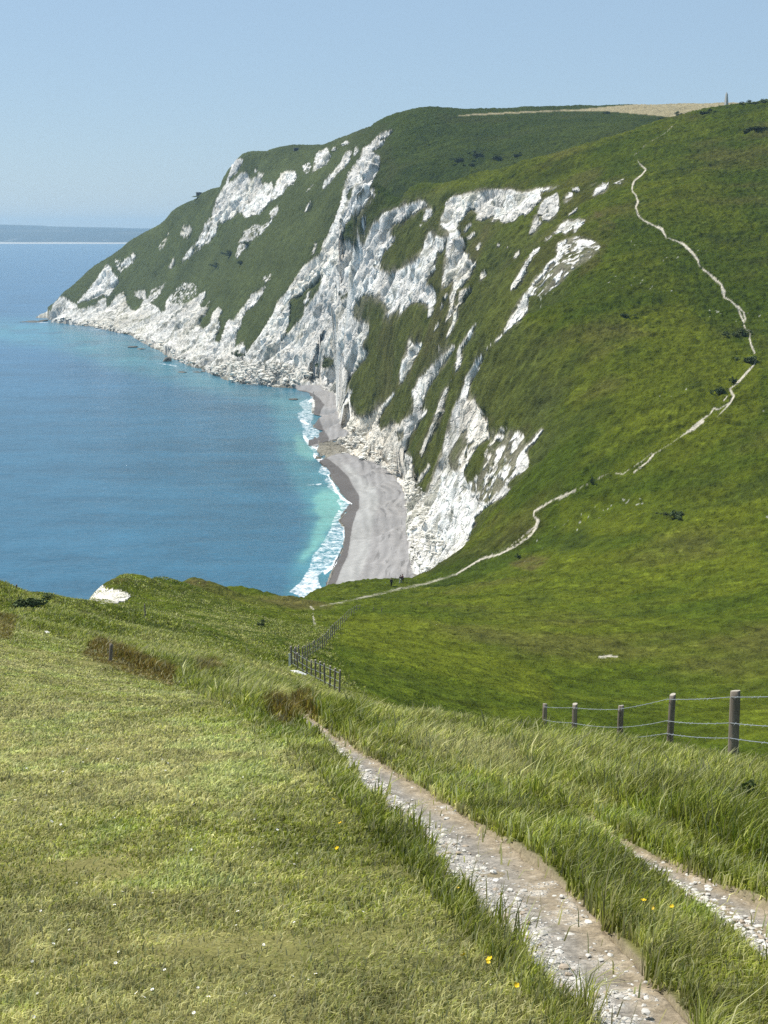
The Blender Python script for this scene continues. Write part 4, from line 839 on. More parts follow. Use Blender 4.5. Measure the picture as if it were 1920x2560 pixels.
# ---- grass
def grass():
    n = 3400000
    Y0, Y1, ex_ = 3.6, 190.0, .42
    u = rng.random(n); Y = (Y0 ** ex_ + u * (Y1 ** ex_ - Y0 ** ex_)) ** (1 / ex_); X = (Y * .272 + 1.6) * rng.uniform(-1, 1, n)
    Z = H(X, Y); px, py = project(X, Y, Z)
    # only ground that is not behind a nearer crest
    ta = np.linspace(-.3, .3, 160); Yg = np.geomspace(3, 200, 420); A, G = np.meshgrid(ta, Yg); zz = H(A * G, G); _, pg = project(A * G, G, zz); cm = np.minimum.accumulate(pg, 0)
    ai = np.clip(((X / Y + .3) / .6 * 159).astype(int), 0, 159); gi = np.clip(np.searchsorted(Yg, Y) - 1, 0, 419)
    h = sample(GH, px, py) * np.interp(Y, [15, 40, 80, 180], [1, .95, .75, .5])
    hid = py - (h * 1.3) * F / Y > cm[gi, ai] + 2
    jx = (fbm(X / .22, Y / .22, None, 3, 351) - .5) * .27 * F / Y * np.minimum(1, 9 / Y); rt = sample(RUTS, px + jx, py + jx * .5); n1 = fbm(X / .9, Y / .9, None, 3, 301); n2 = fbm(X / 4, Y / 4, None, 3, 311); n3 = fbm(X / .25, Y / .25, None, 2, 321)
    keep = ~hid & (py < 3300)
    keep &= rng.random(n) > np.clip(rt * 1.30 - .16 + ((n3 - .5) * 1.3 + (n1 - .5) * 1.6) * (rt < .97) - .05, 0, .994)
    keep &= (rng.random(n) < np.clip(.45 + 1.1 * n1, .15, 1)) & ((rng.random(n) < .75) | (h < .2))
    keep &= (Y < 62) | ((px < np.interp(py, [1440, 1530, 1650, 1750], [760, 830, 800, 900]) + (n3 - .5) * 160) & (rng.random(n) < np.interp(Y, [60, 110, 180], [1, .7, .25])))
    X, Y, Z, px, py, h, rt, n1, n2, n3 = [v[keep] for v in (X, Y, Z, px, py, h, rt, n1, n2, n3)]; n = len(X)
    h = h * np.where(h > .1, .72, 1) * (.35 + 1.0 * rng.random(n)) * (.45 + 1.1 * n1) * np.where(rt > .12, .42, 1)
    lo = rng.random(n) < np.where(h < .09, .06, .03); h = np.where(lo, h * 1.35 + .012, h)
    w = .0030 * (Y / 5) ** .86 * (.7 + .7 * rng.random(n)) * np.where(h > .1, 1.0, 1)
    ang = rng.random(n) * 2 * np.pi; lx = np.cos(ang) * .75 + .40; ly = np.sin(ang) * .75 - .05
    bend = h * (.3 + .8 * rng.random(n)) * np.where(h < .07, 1.5, .9)
    fa = ang + np.pi / 2 + rng.normal(0, .6, n); cx = np.cos(fa) * w; cy = np.sin(fa) * w * .6
    V = np.empty((n, 5, 3), np.float32); bz = Z - .01
    V[:, 0] = np.stack([X - cx, Y - cy, bz], 1); V[:, 1] = np.stack([X + cx, Y + cy, bz], 1)
    mx = X + lx * bend * .3; my = Y + ly * bend * .3; mz = Z + h * .62
    V[:, 2] = np.stack([mx - cx * .75, my - cy * .75, mz], 1); V[:, 3] = np.stack([mx + cx * .75, my + cy * .75, mz], 1)
    V[:, 4] = np.stack([X + lx * bend, Y + ly * bend, Z + h * (1.0 - .25 * (bend / np.maximum(h, 1e-3)) ** 2 * .6)], 1)
    d = np.clip(sample(GD, px, py) + (n2 - .5) * 1.1 + (n1 - .5) * .5 + rng.normal(0, .24, n) + rt * .75 + .10 * (h > .06), 0, 1)
    gr = np.array([.175, .225, .022]); yg = np.array([.41, .45, .065]); stw = np.array([.69, .65, .27]); pale = np.array([.44, .47, .20]); rust = np.array([.20, .13, .03])
    t1 = np.clip(d * 2, 0, 1)[:, None]; t2 = np.clip(d * 2 - 1, 0, 1)[:, None]
    c = gr * (1 - t1) + yg * t1; c = c * (1 - t2) + stw * t2
    pl = (rng.random(n) < .16) [:, None]; c = np.where(pl, pale, c)
    b = np.clip(sample(GB, px, py) * (.6 + rng.random(n)), 0, .9)[:, None]; c = c * (1 - b) + rust * b
    c = np.where(lo[:, None], c * .5 + np.array([.66, .60, .36]) * .5, c)
    clump = fbm(X / .16, Y / .16, None, 2, 331); patch = fbm(X / .55, Y / .7, None, 3, 341)
    c = c * (.40 + .98 * rng.random((n, 1)) ** 1.3) * (.55 + .9 * clump[:, None]) * (.62 + .76 * patch[:, None])
    lush = sst(.56, .70, patch)[:, None] * .30 * (h < .1)[:, None]; c = c * (1 - lush) + c * np.array([.45, .72, .45]) * lush
    idx = np.arange(n, dtype=np.int32)[:, None] * 5
    me = bpy.data.meshes.new('grass'); me.vertices.add(n * 5); me.vertices.foreach_set('co', V.ravel())
    li = (idx + np.array([[0, 1, 3, 2, 2, 3, 4]], np.int32)).ravel(); me.loops.add(n * 7); me.loops.foreach_set('vertex_index', li)
    me.polygons.add(n * 2); st = (np.arange(n, dtype=np.int32)[:, None] * 7 + np.array([[0, 4]], np.int32)).ravel(); me.polygons.foreach_set('loop_start', st)
    me.polygons.foreach_set('use_smooth', np.ones(n * 2, bool))
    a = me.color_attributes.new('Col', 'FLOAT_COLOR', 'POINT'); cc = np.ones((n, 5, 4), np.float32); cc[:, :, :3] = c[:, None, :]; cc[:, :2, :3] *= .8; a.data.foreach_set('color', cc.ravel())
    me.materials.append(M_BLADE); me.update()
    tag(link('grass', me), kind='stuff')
    print('blades', n)
grass()

# ---- little flowers
def disc_flower(name, petals, rad, stem, c_pet, c_mid, cup=.0):
    vs_, fs_, fm = [], [], []
    def add(v, f, m):
        b = len(vs_); vs_.extend(v); fs_.extend([tuple(b + i for i in q) for q in f]); fm.extend([m] * len(f))
    add([(-.0012, 0, 0), (.0012, 0, 0), (.0010, .001, stem), (-.0010, .001, stem)], [(0, 1, 2, 3)], 2)
    add([(0, -.0012, 0), (0, .0012, 0), (0, .0010, stem), (0, -.0010, stem)], [(0, 1, 2, 3)], 2)
    for k in range(petals):
        a = k * 2 * math.pi / petals; ca, sa = math.cos(a), math.sin(a); w = rad * 1.9 / petals + .001
        pts = []
        for r_, ww, zz in ((rad * .2, w * .5, 0), (rad * .7, w, cup * .5), (rad, w * .55, cup)):
            for sg in (-1, 1): pts.append((ca * r_ - sa * ww * sg, sa * r_ + ca * ww * sg, stem + zz))
        add(pts, [(0, 1, 3, 2), (2, 3, 5, 4)], 0)
    ring = [(math.cos(i * math.pi / 4) * rad * .34, math.sin(i * math.pi / 4) * rad * .34, stem + .001) for i in range(8)] + [(0, 0, stem + rad * .25)]
    add(ring, [(i, (i + 1) % 8, 8) for i in range(8)], 1)
    me = bpy.data.meshes.new(name); me.from_pydata(vs_, [], fs_); me.polygons.foreach_set('material_index', fm)
    for m in (c_pet, c_mid, M_STEM): me.materials.append(m)
    return me
M_STEM = mat_plain('flower_stem', (.08, .13, .03)); M_PETW = mat_plain('white_petal', (.80, .80, .78), .6); M_YEL = mat_plain('yellow_petal', (.78, .55, .02), .45)
dm = disc_flower('daisy', 14, .013, .035, M_PETW, M_YEL, .002); bmh = disc_flower('buttercup', 5, .013, .12, M_YEL, M_YEL, .008)
dz = [(0+.5787*x, 1800+.5787*y) for x, y in ((210,458),(297,298),(405,235),(265,238),(190,342),(58,970),(130,1040),(387,1102),(335,1195),(455,1212),(675,965),(1288,905),(1237,1150),(1315,1162),(1370,1140),(1160,1000),(135,1305),(170,1275),(855,1300),(1555,860),(1295,595),(1620,690),(505,180),(695,185),(635,218),(720,200),(820,105),(530,245),(1190,495),(1265,655),(900,1250),(380,140),(850,385),(1060,545),(1100,260),(320,735),(315,940),(185,35))]
for i in range(45): dz.append((rng.uniform(20, 760), rng.uniform(1680, 2540)))
for i, (x, y) in enumerate(dz):
    o = link('daisy', dm, loc=hit(x, y, 1, 80)); s = .32 + .3 * rng.random() + (.4 if i in (8, 0) else 0); o.scale = (s, s, 1 + .3 * rng.random()); o.rotation_euler = (-.35 + rng.normal(0, .2), rng.normal(0, .25), rng.random() * 6)
    tag(o, 'small white daisy open in the short dry turf left of the track', 'flower', 'daisies in the short turf')
yl = [(960+.5787*x, 1800+.5787*y) for x, y in ((288,768),(433,1082),(400,1110),(508,1118),(560,1168))] + [(.5787*x, 1800+.5787*y) for x, y in ((1508,483),(1495,578),(1617,398),(1400,368))]
ym = [(960+.5787*x, 1800+.5787*y) for x, y in ((1138,820),(1115,858),(1243,850))]
for lst, lab in ((yl, 'tiny yellow buttercup in the green grass along the left edge of the track'), (ym, 'tiny yellow buttercup in the grass strip between the two wheel ruts')):
    for x, y in lst:
        p = hit(x, y + 18, 1, 80); o = link('buttercup', bmh, loc=p); s = .7 + .3 * rng.random(); o.scale = (s, s, s); o.rotation_euler = (-.4 + rng.normal(0, .2), rng.normal(0, .3), rng.random() * 6)
        tag(o, lab, 'flower', 'buttercups beside the track')

# ------------------------------------------------------------------ fences and posts
def tube(pts, rad, sides=6):
    pts = [Vector(p) for p in pts]; vs_, fs_ = [], []
    for i, p in enumerate(pts):
        d = (pts[min(i + 1, len(pts) - 1)] - pts[max(i - 1, 0)]).normalized(); a = d.cross(Vector((0, 0, 1))); a = a.normalized() if a.length > 1e-3 else Vector((1, 0, 0)); b = d.cross(a)
        r_ = rad[i] if isinstance(rad, (list, tuple)) else rad
        for k in range(sides):
            t = 2 * math.pi * k / sides; vs_.append(p + a * math.cos(t) * r_ + b * math.sin(t) * r_)
    for i in range(len(pts) - 1):
        for k in range(sides):
            k2 = (k + 1) % sides; fs_.append((i * sides + k, i * sides + k2, (i + 1) * sides + k2, (i + 1) * sides + k))
    return vs_, fs_
def post_mesh(h, dia, seed, tex=1.0):
    """a split round post: tapering, lumpy, checked with cracks, its top sawn a little aslant"""
    r0 = random.Random(seed); n = 18; lv = 14; vs_, fs_, fm = [], [], []
    cr = [r0.random() * 6.28 for _ in range(4)]
    for i in range(lv + 1):
        z = -.25 + (h + .25) * i / lv; rr = dia / 2 * (1.06 - .08 * i / lv)
        if i == lv: rr *= .94; 
        for k in range(n):
            t = 2 * math.pi * k / n; q = 1 + .05 * math.sin(2 * t + seed) + .04 * math.sin(3 * t + 1.7 * seed + z * 1.5) + r0.uniform(-.015, .015)
            for c in cr:
                dd = abs((t - c + math.pi) % (2 * math.pi) - math.pi)
                if dd < .2: q -= .11
            zz = z + (.012 * math.cos(t + seed) if i == lv else 0)
            vs_.append((math.cos(t) * rr * q, math.sin(t) * rr * q, zz))
    for i in range(lv):
        for k in range(n):
            k2 = (k + 1) % n; fs_.append((i * n + k, i * n + k2, (i + 1) * n + k2, (i + 1) * n + k)); fm.append(0)
    vs_.append((0, 0, h + .004)); c = len(vs_) - 1
    for k in range(n): fs_.append((lv * n + k, lv * n + (k + 1) % n, c)); fm.append(1)
    me = bpy.data.meshes.new('post'); me.from_pydata(vs_, [], fs_); me.polygons.foreach_set('material_index', fm); me.materials.append(M_WOOD); me.materials.append(M_WOODTOP)
    me.polygons.foreach_set('use_smooth', [m == 0 for m in fm]); return me
fence = tag(empty('wire_fence', (3.5, 16, 0)), 'near barbed wire fence of five round grey wooden posts standing in long grass at right', 'fence')
base0 = Vector(fence.location); tops = []
for i, (x, y, Y, dia) in enumerate(((2118, 1712, 11.6, .10), (1840, 1727, 15.2, .115), (1678, 1735, 18.2, .088), (1550, 1763, 22, .095), (1437, 1760, 26, .10), (1362, 1759, 31, .10))):
    tx, ty, tz = at_y(x, y, Y); g = float(H(tx, ty)); h = tz - g
    o = link('post', post_mesh(h, dia, i * 3.1 + 1), fence, Vector((tx, ty, g)) - base0); o.rotation_euler = (rng.normal(0, .012), rng.normal(0, .015), rng.random() * 6)
    if i == 1: o['label'] = 'thickest post, split by cracks'
    tops.append(Vector((tx, ty, tz)))
for off, sag in ((.07, .012), (.36, .02), (.53, .02)):
    pts = []; barbs_v, barbs_f = [], []
    for i in range(len(tops) - 1):
        a = tops[i] + Vector((-.05, 0, -off)); b = tops[i + 1] + Vector((-.05, 0, -off))
        for k in range(16):
            t = k / 16; p = a.lerp(b, t); p.z -= sag * 4 * t * (1 - t); pts.append(p - base0)
    v, f = tube(pts, .0042, 6)
    for i, p in enumerate(pts):
        for s in (-1, 1):
            d = Vector((rng.normal(0, 1), rng.normal(0, .3), rng.normal(0, 1))).normalized() * .022
            b = len(v); v += [p - d + Vector((0, .002, 0)), p - d - Vector((0, .002, 0)), p + d - Vector((0, .002, 0)), p + d + Vector((0, .002, 0))]; f.append((b, b + 1, b + 2, b + 3))
    me = bpy.data.meshes.new('barbed_wire'); me.from_pydata([tuple(q) for q in v], [], f); me.materials.append(M_WIRE); link('barbed_wire', me, fence)
# the same fence line farther down, past its corner
def line_px(pts, n):
    a = np.array(pts, float); s = np.concatenate([[0], np.cumsum(np.hypot(*np.diff(a, axis=0).T))]); t = np.linspace(0, s[-1], n); return np.stack([np.interp(t, s, a[:, 0]), np.interp(t, s, a[:, 1])], 1)
fence2 = tag(empty('wire_fence', at_y(730, 1668, 85)), 'long dark post fence with a corner, dipping into the valley beside the grass slope', 'fence'); b2 = Vector(fence2.location)
up = line_px([(729, 1668), (760, 1652), (790, 1634), (815, 1610), (835, 1586), (853, 1566), (870, 1547), (890, 1535), (899, 1532)], 30); dn = line_px([(745, 1678), (760, 1688), (778, 1700), (797, 1711), (815, 1720), (835, 1730), (848, 1736)], 10)
pm = [post_mesh(1.28, .09, k + 20) for k in range(4)]; heads = []
for j, arr in enumerate((up, dn)):
    hd = []
    for i, (x, y) in enumerate(arr):
        p = Vector(hit(x, y, 30, 300)); p.z -= .12; o = link('post', pm[i % 4], fence2, p - b2); o.rotation_euler = (rng.normal(0, .03), rng.normal(0, .03), rng.random() * 6)
        if j == 0 and i == 0: o.scale = (1.5, 1.5, 1.12); o['label'] = 'stout corner post'
        hd.append(p + Vector((0, 0, 1.2)))
    heads.append(hd)
for off in (.05, .45, .8):
    pts = [q - b2 - Vector((0, 0, off)) for q in reversed(heads[0])] + [q - b2 - Vector((0, 0, off)) for q in heads[1]]
    v, f = tube(pts, .008, 5); me = bpy.data.meshes.new('wire'); me.from_pydata([tuple(q) for q in v], [], f); me.materials.append(M_WIRE); link('wire', me, fence2)
def box_bm(bm, c, d, rz=0, bev=0):
    m = Matrix.Translation(c) @ Matrix.Rotation(rz, 4, 'Z') @ Matrix.Diagonal((d[0], d[1], d[2], 1)); r_ = bmesh.ops.create_cube(bm, size=1, matrix=m)
    if bev: bmesh.ops.bevel(bm, geom=list({e for v in r_['verts'] for e in v.link_edges}), offset=bev, segments=2, affect='EDGES')
def bm_obj(name, bm, mat, parent=None, loc=None, smooth=False):
    me = bpy.data.meshes.new(name); bm.to_mesh(me); bm.free(); me.materials.append(mat)
    if smooth: me.polygons.foreach_set('use_smooth', [True] * len(me.polygons))
    return link(name, me, parent, loc)
bm = bmesh.new(); box_bm(bm, (0, 0, 0), (.12, .03, .85), 0, .008); bm_obj('white_board', bm, M_WHITE, fence2, Vector((-.13, -.12, .45)))
LP = [(363, 1542, .105, 'lone weathered post in the grass below the chalk knoll'), (275, 1655, .075, 'short leaning post at the upper edge of the mown turf'), (42, 1474, .10, 'tiny post on the cliff edge at the far left of the slope'),
      (933, 1533, .12, 'thin post in the valley grass, left of a nearby pair member'), (954, 1534, .12, 'thin post in the valley grass below the two walkers path'), (1068, 1516, .12, 'lone thin post in the valley grass, farthest right of three')]
LP[3] = (933, 1533, .12, 'leftmost of three thin posts in the valley grass past the fence end'); LP[4] = (954, 1534, .12, 'middle one of three thin posts in the valley grass past the fence end'); LP[5] = (1068, 1516, .12, 'rightmost of three thin posts in the valley grass past the fence end')
for i, (x, y, d, lab) in enumerate(LP):
    p = hit(x, y, 15, 330); hh = (34, 48, 14, 15, 15, 13)[i] * p[1] / F + .1
    o = link('fence_post', post_mesh(hh, d, 40 + i), loc=(p[0], p[1], p[2] - .1)); o.rotation_euler = (rng.normal(0, .03), .10 if i == 1 else rng.normal(0, .04), i); tag(o, lab, 'post', 'lone fence posts on the slopes')

# ------------------------------------------------------------------ obelisk, lookout, hut
x, y, z = at_y(1815, 274, 655); ob = tag(empty('obelisk', (x, y, float(H(x, y)) - .2), .5), 'slim grey stone obelisk on the hilltop skyline beside the straw field', 'obelisk')
bm = bmesh.new(); box_bm(bm, (0, 0, .35), (1.9, 1.9, .9), 0, .05); bm_obj('plinth', bm, M_STONE, ob)
def frustum(z0, w0, z1, w1):
    bm = bmesh.new(); q = [bm.verts.new((sx * w / 2, sy * w / 2, z_)) for z_, w in ((z0, w0), (z1, w1)) for sx, sy in ((-1, -1), (1, -1), (1, 1), (-1, 1))]
    for k in range(4): bm.faces.new((q[k], q[(k + 1) % 4], q[4 + (k + 1) % 4], q[4 + k]))
    bm.faces.new(q[3::-1]); bm.faces.new(q[4:]); return bm
bm_obj('shaft', frustum(.802, 1.45, 5.7, .72), M_STONE, ob); bm_obj('cap', frustum(5.702, .72, 6.7, .06), M_STONE, ob)
def mound(bm, w, d, h):
    n, m = 24, 7; rows = []
    for i in range(m + 1):
        r_ = 1 - i / m; rows.append([bm.verts.new((math.cos(2 * math.pi * k / n) * w * r_ * (1 + .08 * math.sin(3 * k)), math.sin(2 * math.pi * k / n) * d * r_, h * (1 - r_ ** 2) - .6)) for k in range(n)] if i < m else [bm.verts.new((0, 0, h - .6))])
    for i in range(m - 1):
        for k in range(n): bm.faces.new((rows[i][k], rows[i][(k + 1) % n], rows[i + 1][(k + 1) % n], rows[i + 1][k]))
    for k in range(n): bm.faces.new((rows[m - 1][k], rows[m - 1][(k + 1) % n], rows[m][0]))
M_MOUND = mat_plain('mound_turf', (.040, .055, .014), .95, .1, 1.5, .4, None, .3)
x, y, z = at_y(497, 489, 1568); lk = tag(empty('lookout', (x, y, z - .2), .3), 'squat dark lookout block on a grassy mound on the headland skyline', 'lookout')
bm = bmesh.new(); mound(bm, 9, 8, 1.6); bm_obj('mound', bm, M_MOUND, lk, Vector((1.5, 0, -.6)), True)
bm = bmesh.new(); box_bm(bm, (0, 0, 1.7), (5.0, 4.2, 3.0), 0, .08); bm_obj('wall', bm, M_CONC, lk); bm = bmesh.new(); box_bm(bm, (0, 0, 3.38), (5.7, 4.9, .35), 0, .06); bm_obj('roof', bm, M_CONC, lk)
bm = bmesh.new(); box_bm(bm, (0, -2.11, 2.3), (3.4, .06, .5)); bm_obj('slit', bm, M_DARK, lk)
x, y, z = at_y(740, 376.5, 1335); ht = tag(empty('hut', (x, y, z - .2), .2), 'small dark flat roofed shelter on the high clifftop skyline', 'hut')
bm = bmesh.new(); box_bm(bm, (0, 0, 2.35), (4.4, 3.2, .5), 0, .05); bm_obj('roof', bm, M_CONC, ht)
bm = bmesh.new(); box_bm(bm, (-1.6, 0, .9), (.9, 2.8, 2.4), 0, .04); box_bm(bm, (1.6, 0, .9), (.9, 2.8, 2.4), 0, .04); box_bm(bm, (0, 1.3, .9), (2.28, .3, 2.4)); bm_obj('wall', bm, M_CONC, ht)

# ------------------------------------------------------------------ bushes
M_LEAF = None
def mat_leaf():
    t = NT('scrub_leaves'); c = t.attr('Col').outputs['Color']; return t.bsdf(c, .7, .2)
M_LEAF = mat_leaf(); M_STEMW = mat_plain('scrub_stem', (.07, .055, .035), .9, .1)
def bush_mesh(seed, n, leaf, dark):
    r_ = np.random.default_rng(seed); lob = r_.normal(0, .42, (9, 3)); lob[:, 2] = np.abs(lob[:, 2]) * .9 + .25
    k = r_.integers(0, 9, n); d = r_.normal(0, 1, (n, 3)); d /= np.linalg.norm(d, axis=1)[:, None]; P_ = lob[k] + d * (.30 * r_.random((n, 1)) ** .35); P_[:, 2] = np.clip(P_[:, 2], .02, None)
    u = r_.normal(0, 1, (n, 3)); u /= np.linalg.norm(u, axis=1)[:, None]; v = np.cross(u, r_.normal(0, 1, (n, 3))); v /= np.linalg.norm(v, axis=1)[:, None]; s = leaf * (.6 + .8 * r_.random((n, 1)))
    V = np.stack([P_ - u * s, P_ + v * s * .55, P_ + u * s, P_ - v * s * .55], 1).reshape(-1, 3); q = np.arange(n * 4).reshape(n, 4)
    c = np.array(dark) * (.55 + .9 * r_.random((n, 1))); return np_mesh('foliage', V, q, None, [M_LEAF], np.repeat(c, 4, 0), smooth=False)
BM = [bush_mesh(1, 900, .085, (.062, .090, .026)), bush_mesh(2, 900, .085, (.056, .082, .024)), bush_mesh(3, 900, .09, (.080, .104, .030))]
v, f = [], []
for k in range(5):
    a = k * 1.26; vv, ff = tube([(0, 0, -.15), (math.cos(a) * .12, math.sin(a) * .12, .2), (math.cos(a) * .35, math.sin(a) * .35, .55)], [.05, .035, .012], 5); ff = [tuple(i + len(v) for i in q) for q in ff]; v += vv; f += ff
STM = bpy.data.meshes.new('stem'); STM.from_pydata([tuple(q) for q in v], [], f); STM.materials.append(M_STEMW)
BUSH = [(1150,402,9,3,0,700,'leftmost low dark bush of the clump on the far hillside'), (1195,392,12,3.5,1,700,'widest dark bush in the middle of the far hillside clump'), (1242,398,10,3,0,700,'dark bush right of the widest one in the far hillside clump'), (1292,392,8,2.5,1,700,'small rightmost bush of the far hillside clump'), (1178,414,7,2.2,0,700,'small bush lowest down in the far hillside clump'),
 (1520,285,6,2.5,0,700,'single round bush at the lower edge of the straw field'), (1698,292,8,3,1,700,'dark bush at the right end of the straw field hedge'), (1655,302,12,2.6,0,600,'long low scrub below the straw field, left of the hill path top'), (1762,288,9,2.4,1,560,'low scrub on the ridge just left of the obelisk'),
 (1850,272,7,2,0,500,'low dark scrub on the ridge just right of the obelisk'), (1885,266,8,2.4,1,500,'dark thorn scrub on the ridge near the right picture edge'), (1915,260,8,2.6,0,500,'highest dark bush on the ridge at the right picture edge'), (1885,325,13,1.6,0,500,'flat strip of dark scrub on the slope below the ridge at far right'), (1868,332,6,1.2,1,500,'small dark scrub left of the flat strip on the upper slope'),
 (540,668,14,4,2,1000,'leftmost thicket in the green hollow on the headland'), (575,640,16,5,2,1000,'largest thicket in the middle of the headland hollow'), (618,612,12,4,0,1000,'thicket at the upper right of the headland hollow'), (600,660,10,3.5,0,1000,'lowest thicket in the headland hollow'),
 (814,918,9,4,2,700,'dark green bush clinging to the foot of the white buttress'), (593,892,8,4.5,2,900,'green bush among white rubble at the headland foot'),
 (1698,1292,4.6,1.5,0,200,'darkest bush alone on the lower right hillside'), (1662,1290,2.6,.8,2,200,'smaller pale bush just left of the darkest hillside bush'),
 (1852,840,6,1.8,2,300,'green bush left of the chalk path where it bends right'), (1872,906,6,2.0,0,300,'dark bush at the rightmost bend of the chalk path'), (1803,985,3.4,2.0,0,300,'upright bush left of the forked chalk path'), (1836,958,2.4,1.5,1,300,'small dark bush beside the chalk path below the bend'), (1560,790,4,1.0,0,300,'small flat dark bush out in the middle of the hillside'),
 (64,1518,2.6,.8,0,40,'low dark bush on the left slope near the cliff edge'), (652,1566,1.4,.55,1,40,'tiny dark shrub on the grass slope left of the post fence'), (1886,2045,.5,.26,0,5,'dark weedy clump in the long grass at right, below the fence'), (1297,1396,1.6,1.0,1,200,'tiny dark shrub by the path above the walkers'), (1478,1208,1.6,1.3,1,200,'small dark shrub on the path line across the hillside')]
for i, (px_, py_, w, h, k, y0, lab) in enumerate(BUSH):
    p = hit(px_, py_, y0); o = empty('shrub', p, i * 1.3); o.scale = (w / 1.9, w / 1.9 * .8, h / 1.15)
    tag(o, lab, 'bush', 'scrub bushes on the hills'); link('foliage', BM[k], o); link('stem', STM, o)

# ------------------------------------------------------------------ rocks
RM = []
for s in range(4):
    V_, F_ = ico(3); r0 = np.random.default_rng(50 + s); nn = fbm(V_[:, 0] * 1.3 + s * 9 + 50, V_[:, 1] * 1.3 + 50, V_[:, 2] * 1.3 + 50, 4, 400 + s); V_ = V_ * (.55 + .9 * nn[:, None]); V_[:, 2] *= .6
    for _ in range(7):
        d = r0.normal(0, 1, 3); d /= np.linalg.norm(d); e = V_ @ d - .55; V_ = V_ - np.clip(e, 0, None)[:, None] * d
    RM.append(V_.copy()); 
def rock(px_, py_, w, mat, lab, grp, zfix=None, y0=60, s=0, flat=1.0, name='boulder'):
    p = at_z(px_, py_, zfix) if zfix is not None else hit(px_, py_, y0)
    V_, F_ = ico(3); me = np_mesh(name, RM[s % 4], None, F_, [mat], smooth=False); o = link(name, me, loc=p); o.scale = (w / 1.4, w / 1.4, w / 1.4 * flat); o.rotation_euler = (0, 0, px_ * .37); tag(o, lab, 'rock', grp)
SR = [(419,903,7.5,1.0,'big dark boulder standing in the shallows off the headland, leftmost of its pair'), (455,900,6,.9,'dark boulder in the shallows, right of the biggest one'), (455,931,6,.3,'flat dark rock awash in the water, leftmost of a row of three'), (493,931,4.5,.4,'dark rock awash, middle of a row of three'), (508,930,3.5,.4,'small dark rock awash, rightmost of a row of three'),
      (335,868,8,.35,'low dark reef rock at the water edge of the pink shingle cove'), (352,873,7,.3,'low dark rock beside the reef off the shingle cove'), (85,805,16,.25,'low dark reef at the very tip of the headland'), (110,803,10,.4,'dark rock touching the headland tip'), (730,999,5,.35,'small dark rock awash off the narrow shingle beach'), (60,805,8,.2,'outermost low reef rock beyond the headland tip')]
for i, (a, b, w, fl, lab) in enumerate(SR): rock(a, b, w, M_DARKROCK, lab, 'sea rocks off the headland', zfix=0.0, s=i, flat=fl)
for i, (a, b, w, fl, lab) in enumerate([(732,1690,1.0,.6,'white chalk lump in the grass beside the fence corner'), (456,1714,.28,.7,'small white chalk stone in the grass left of the track end'), (590,1772,.35,.5,'white chalk stone at the hidden upper end of the track'), (1060,1762,.3,.6,'pale chalk stone in the long grass right of the track'), (112,1585,.35,.5,'white chalk stone at the upper left edge of the turf')]):
    rock(a, b, w, M_CHALK, lab, 'chalk stones in the grass', y0=12, s=i, flat=fl, name='chalk_stone')
# rubble below the cliffs
def rubble():
    pts = []
    reg = [([(700,965),(770,962),(800,940),(690,900),(560,905),(480,900),(400,850),(330,830),(300,790),(240,800),(130,800),(230,817),(330,838),(400,874),(440,900),(500,920),(560,945),(620,962)], 1500, 1.0), ([(793,1146),(870,1132),(950,1165),(990,1190),(1000,1150),(950,1100),(880,1060),(868,1088),(800,1125)], 900, .6), ([(1012,1240),(1022,1380),(1025,1440),(1060,1440),(1110,1380),(1080,1250),(1030,1190),(1005,1205)], 900, .45)]
    for poly, n, sc_ in reg:
        img = np.zeros((RH, RW), np.float32); fill(img, 'p', poly, 1); ys_, xs_ = np.nonzero(img); 
        dn = fbm(xs_ / 9.0, ys_ / 9.0, None, 3, 500) ** 4; dn = dn / dn.sum()
        for j in rng.choice(len(xs_), n, p=dn):
            p = hit((xs_[j] + rng.random() - 50) * 2, (ys_[j] + rng.random()) * 2, 330, 1800, 500); pts.append((p, sc_))
    V_, F_ = ico(1); vs_, fs_, cs_ = [], [], []
    for i, (p, sc_) in enumerate(pts):
        s = (.28 + 1.7 * rng.random() ** 6) * sc_; v_ = V_ * (1 + rng.normal(0, .2, V_.shape)) * s * np.array([1.3, 1.1, .6]); a = rng.random() * 6.28; ca, sa = math.cos(a), math.sin(a); v_ = v_ @ np.array([[ca, -sa, 0], [sa, ca, 0], [0, 0, 1]])
        vs_.append(v_ + np.array(p)); fs_.append(F_ + i * len(V_)); c = np.array([.82, .78, .68]) * (.62 + .42 * rng.random())
        if p[2] < 2.2 and rng.random() < .45: c = np.array([.16, .145, .10])
        cs_.append(np.tile(c, (len(V_), 1)))
    tag(link('rubble', np_mesh('rubble', np.concatenate(vs_), None, np.concatenate(fs_), [M_PEB], np.concatenate(cs_), smooth=False)), kind='stuff')
rubble()

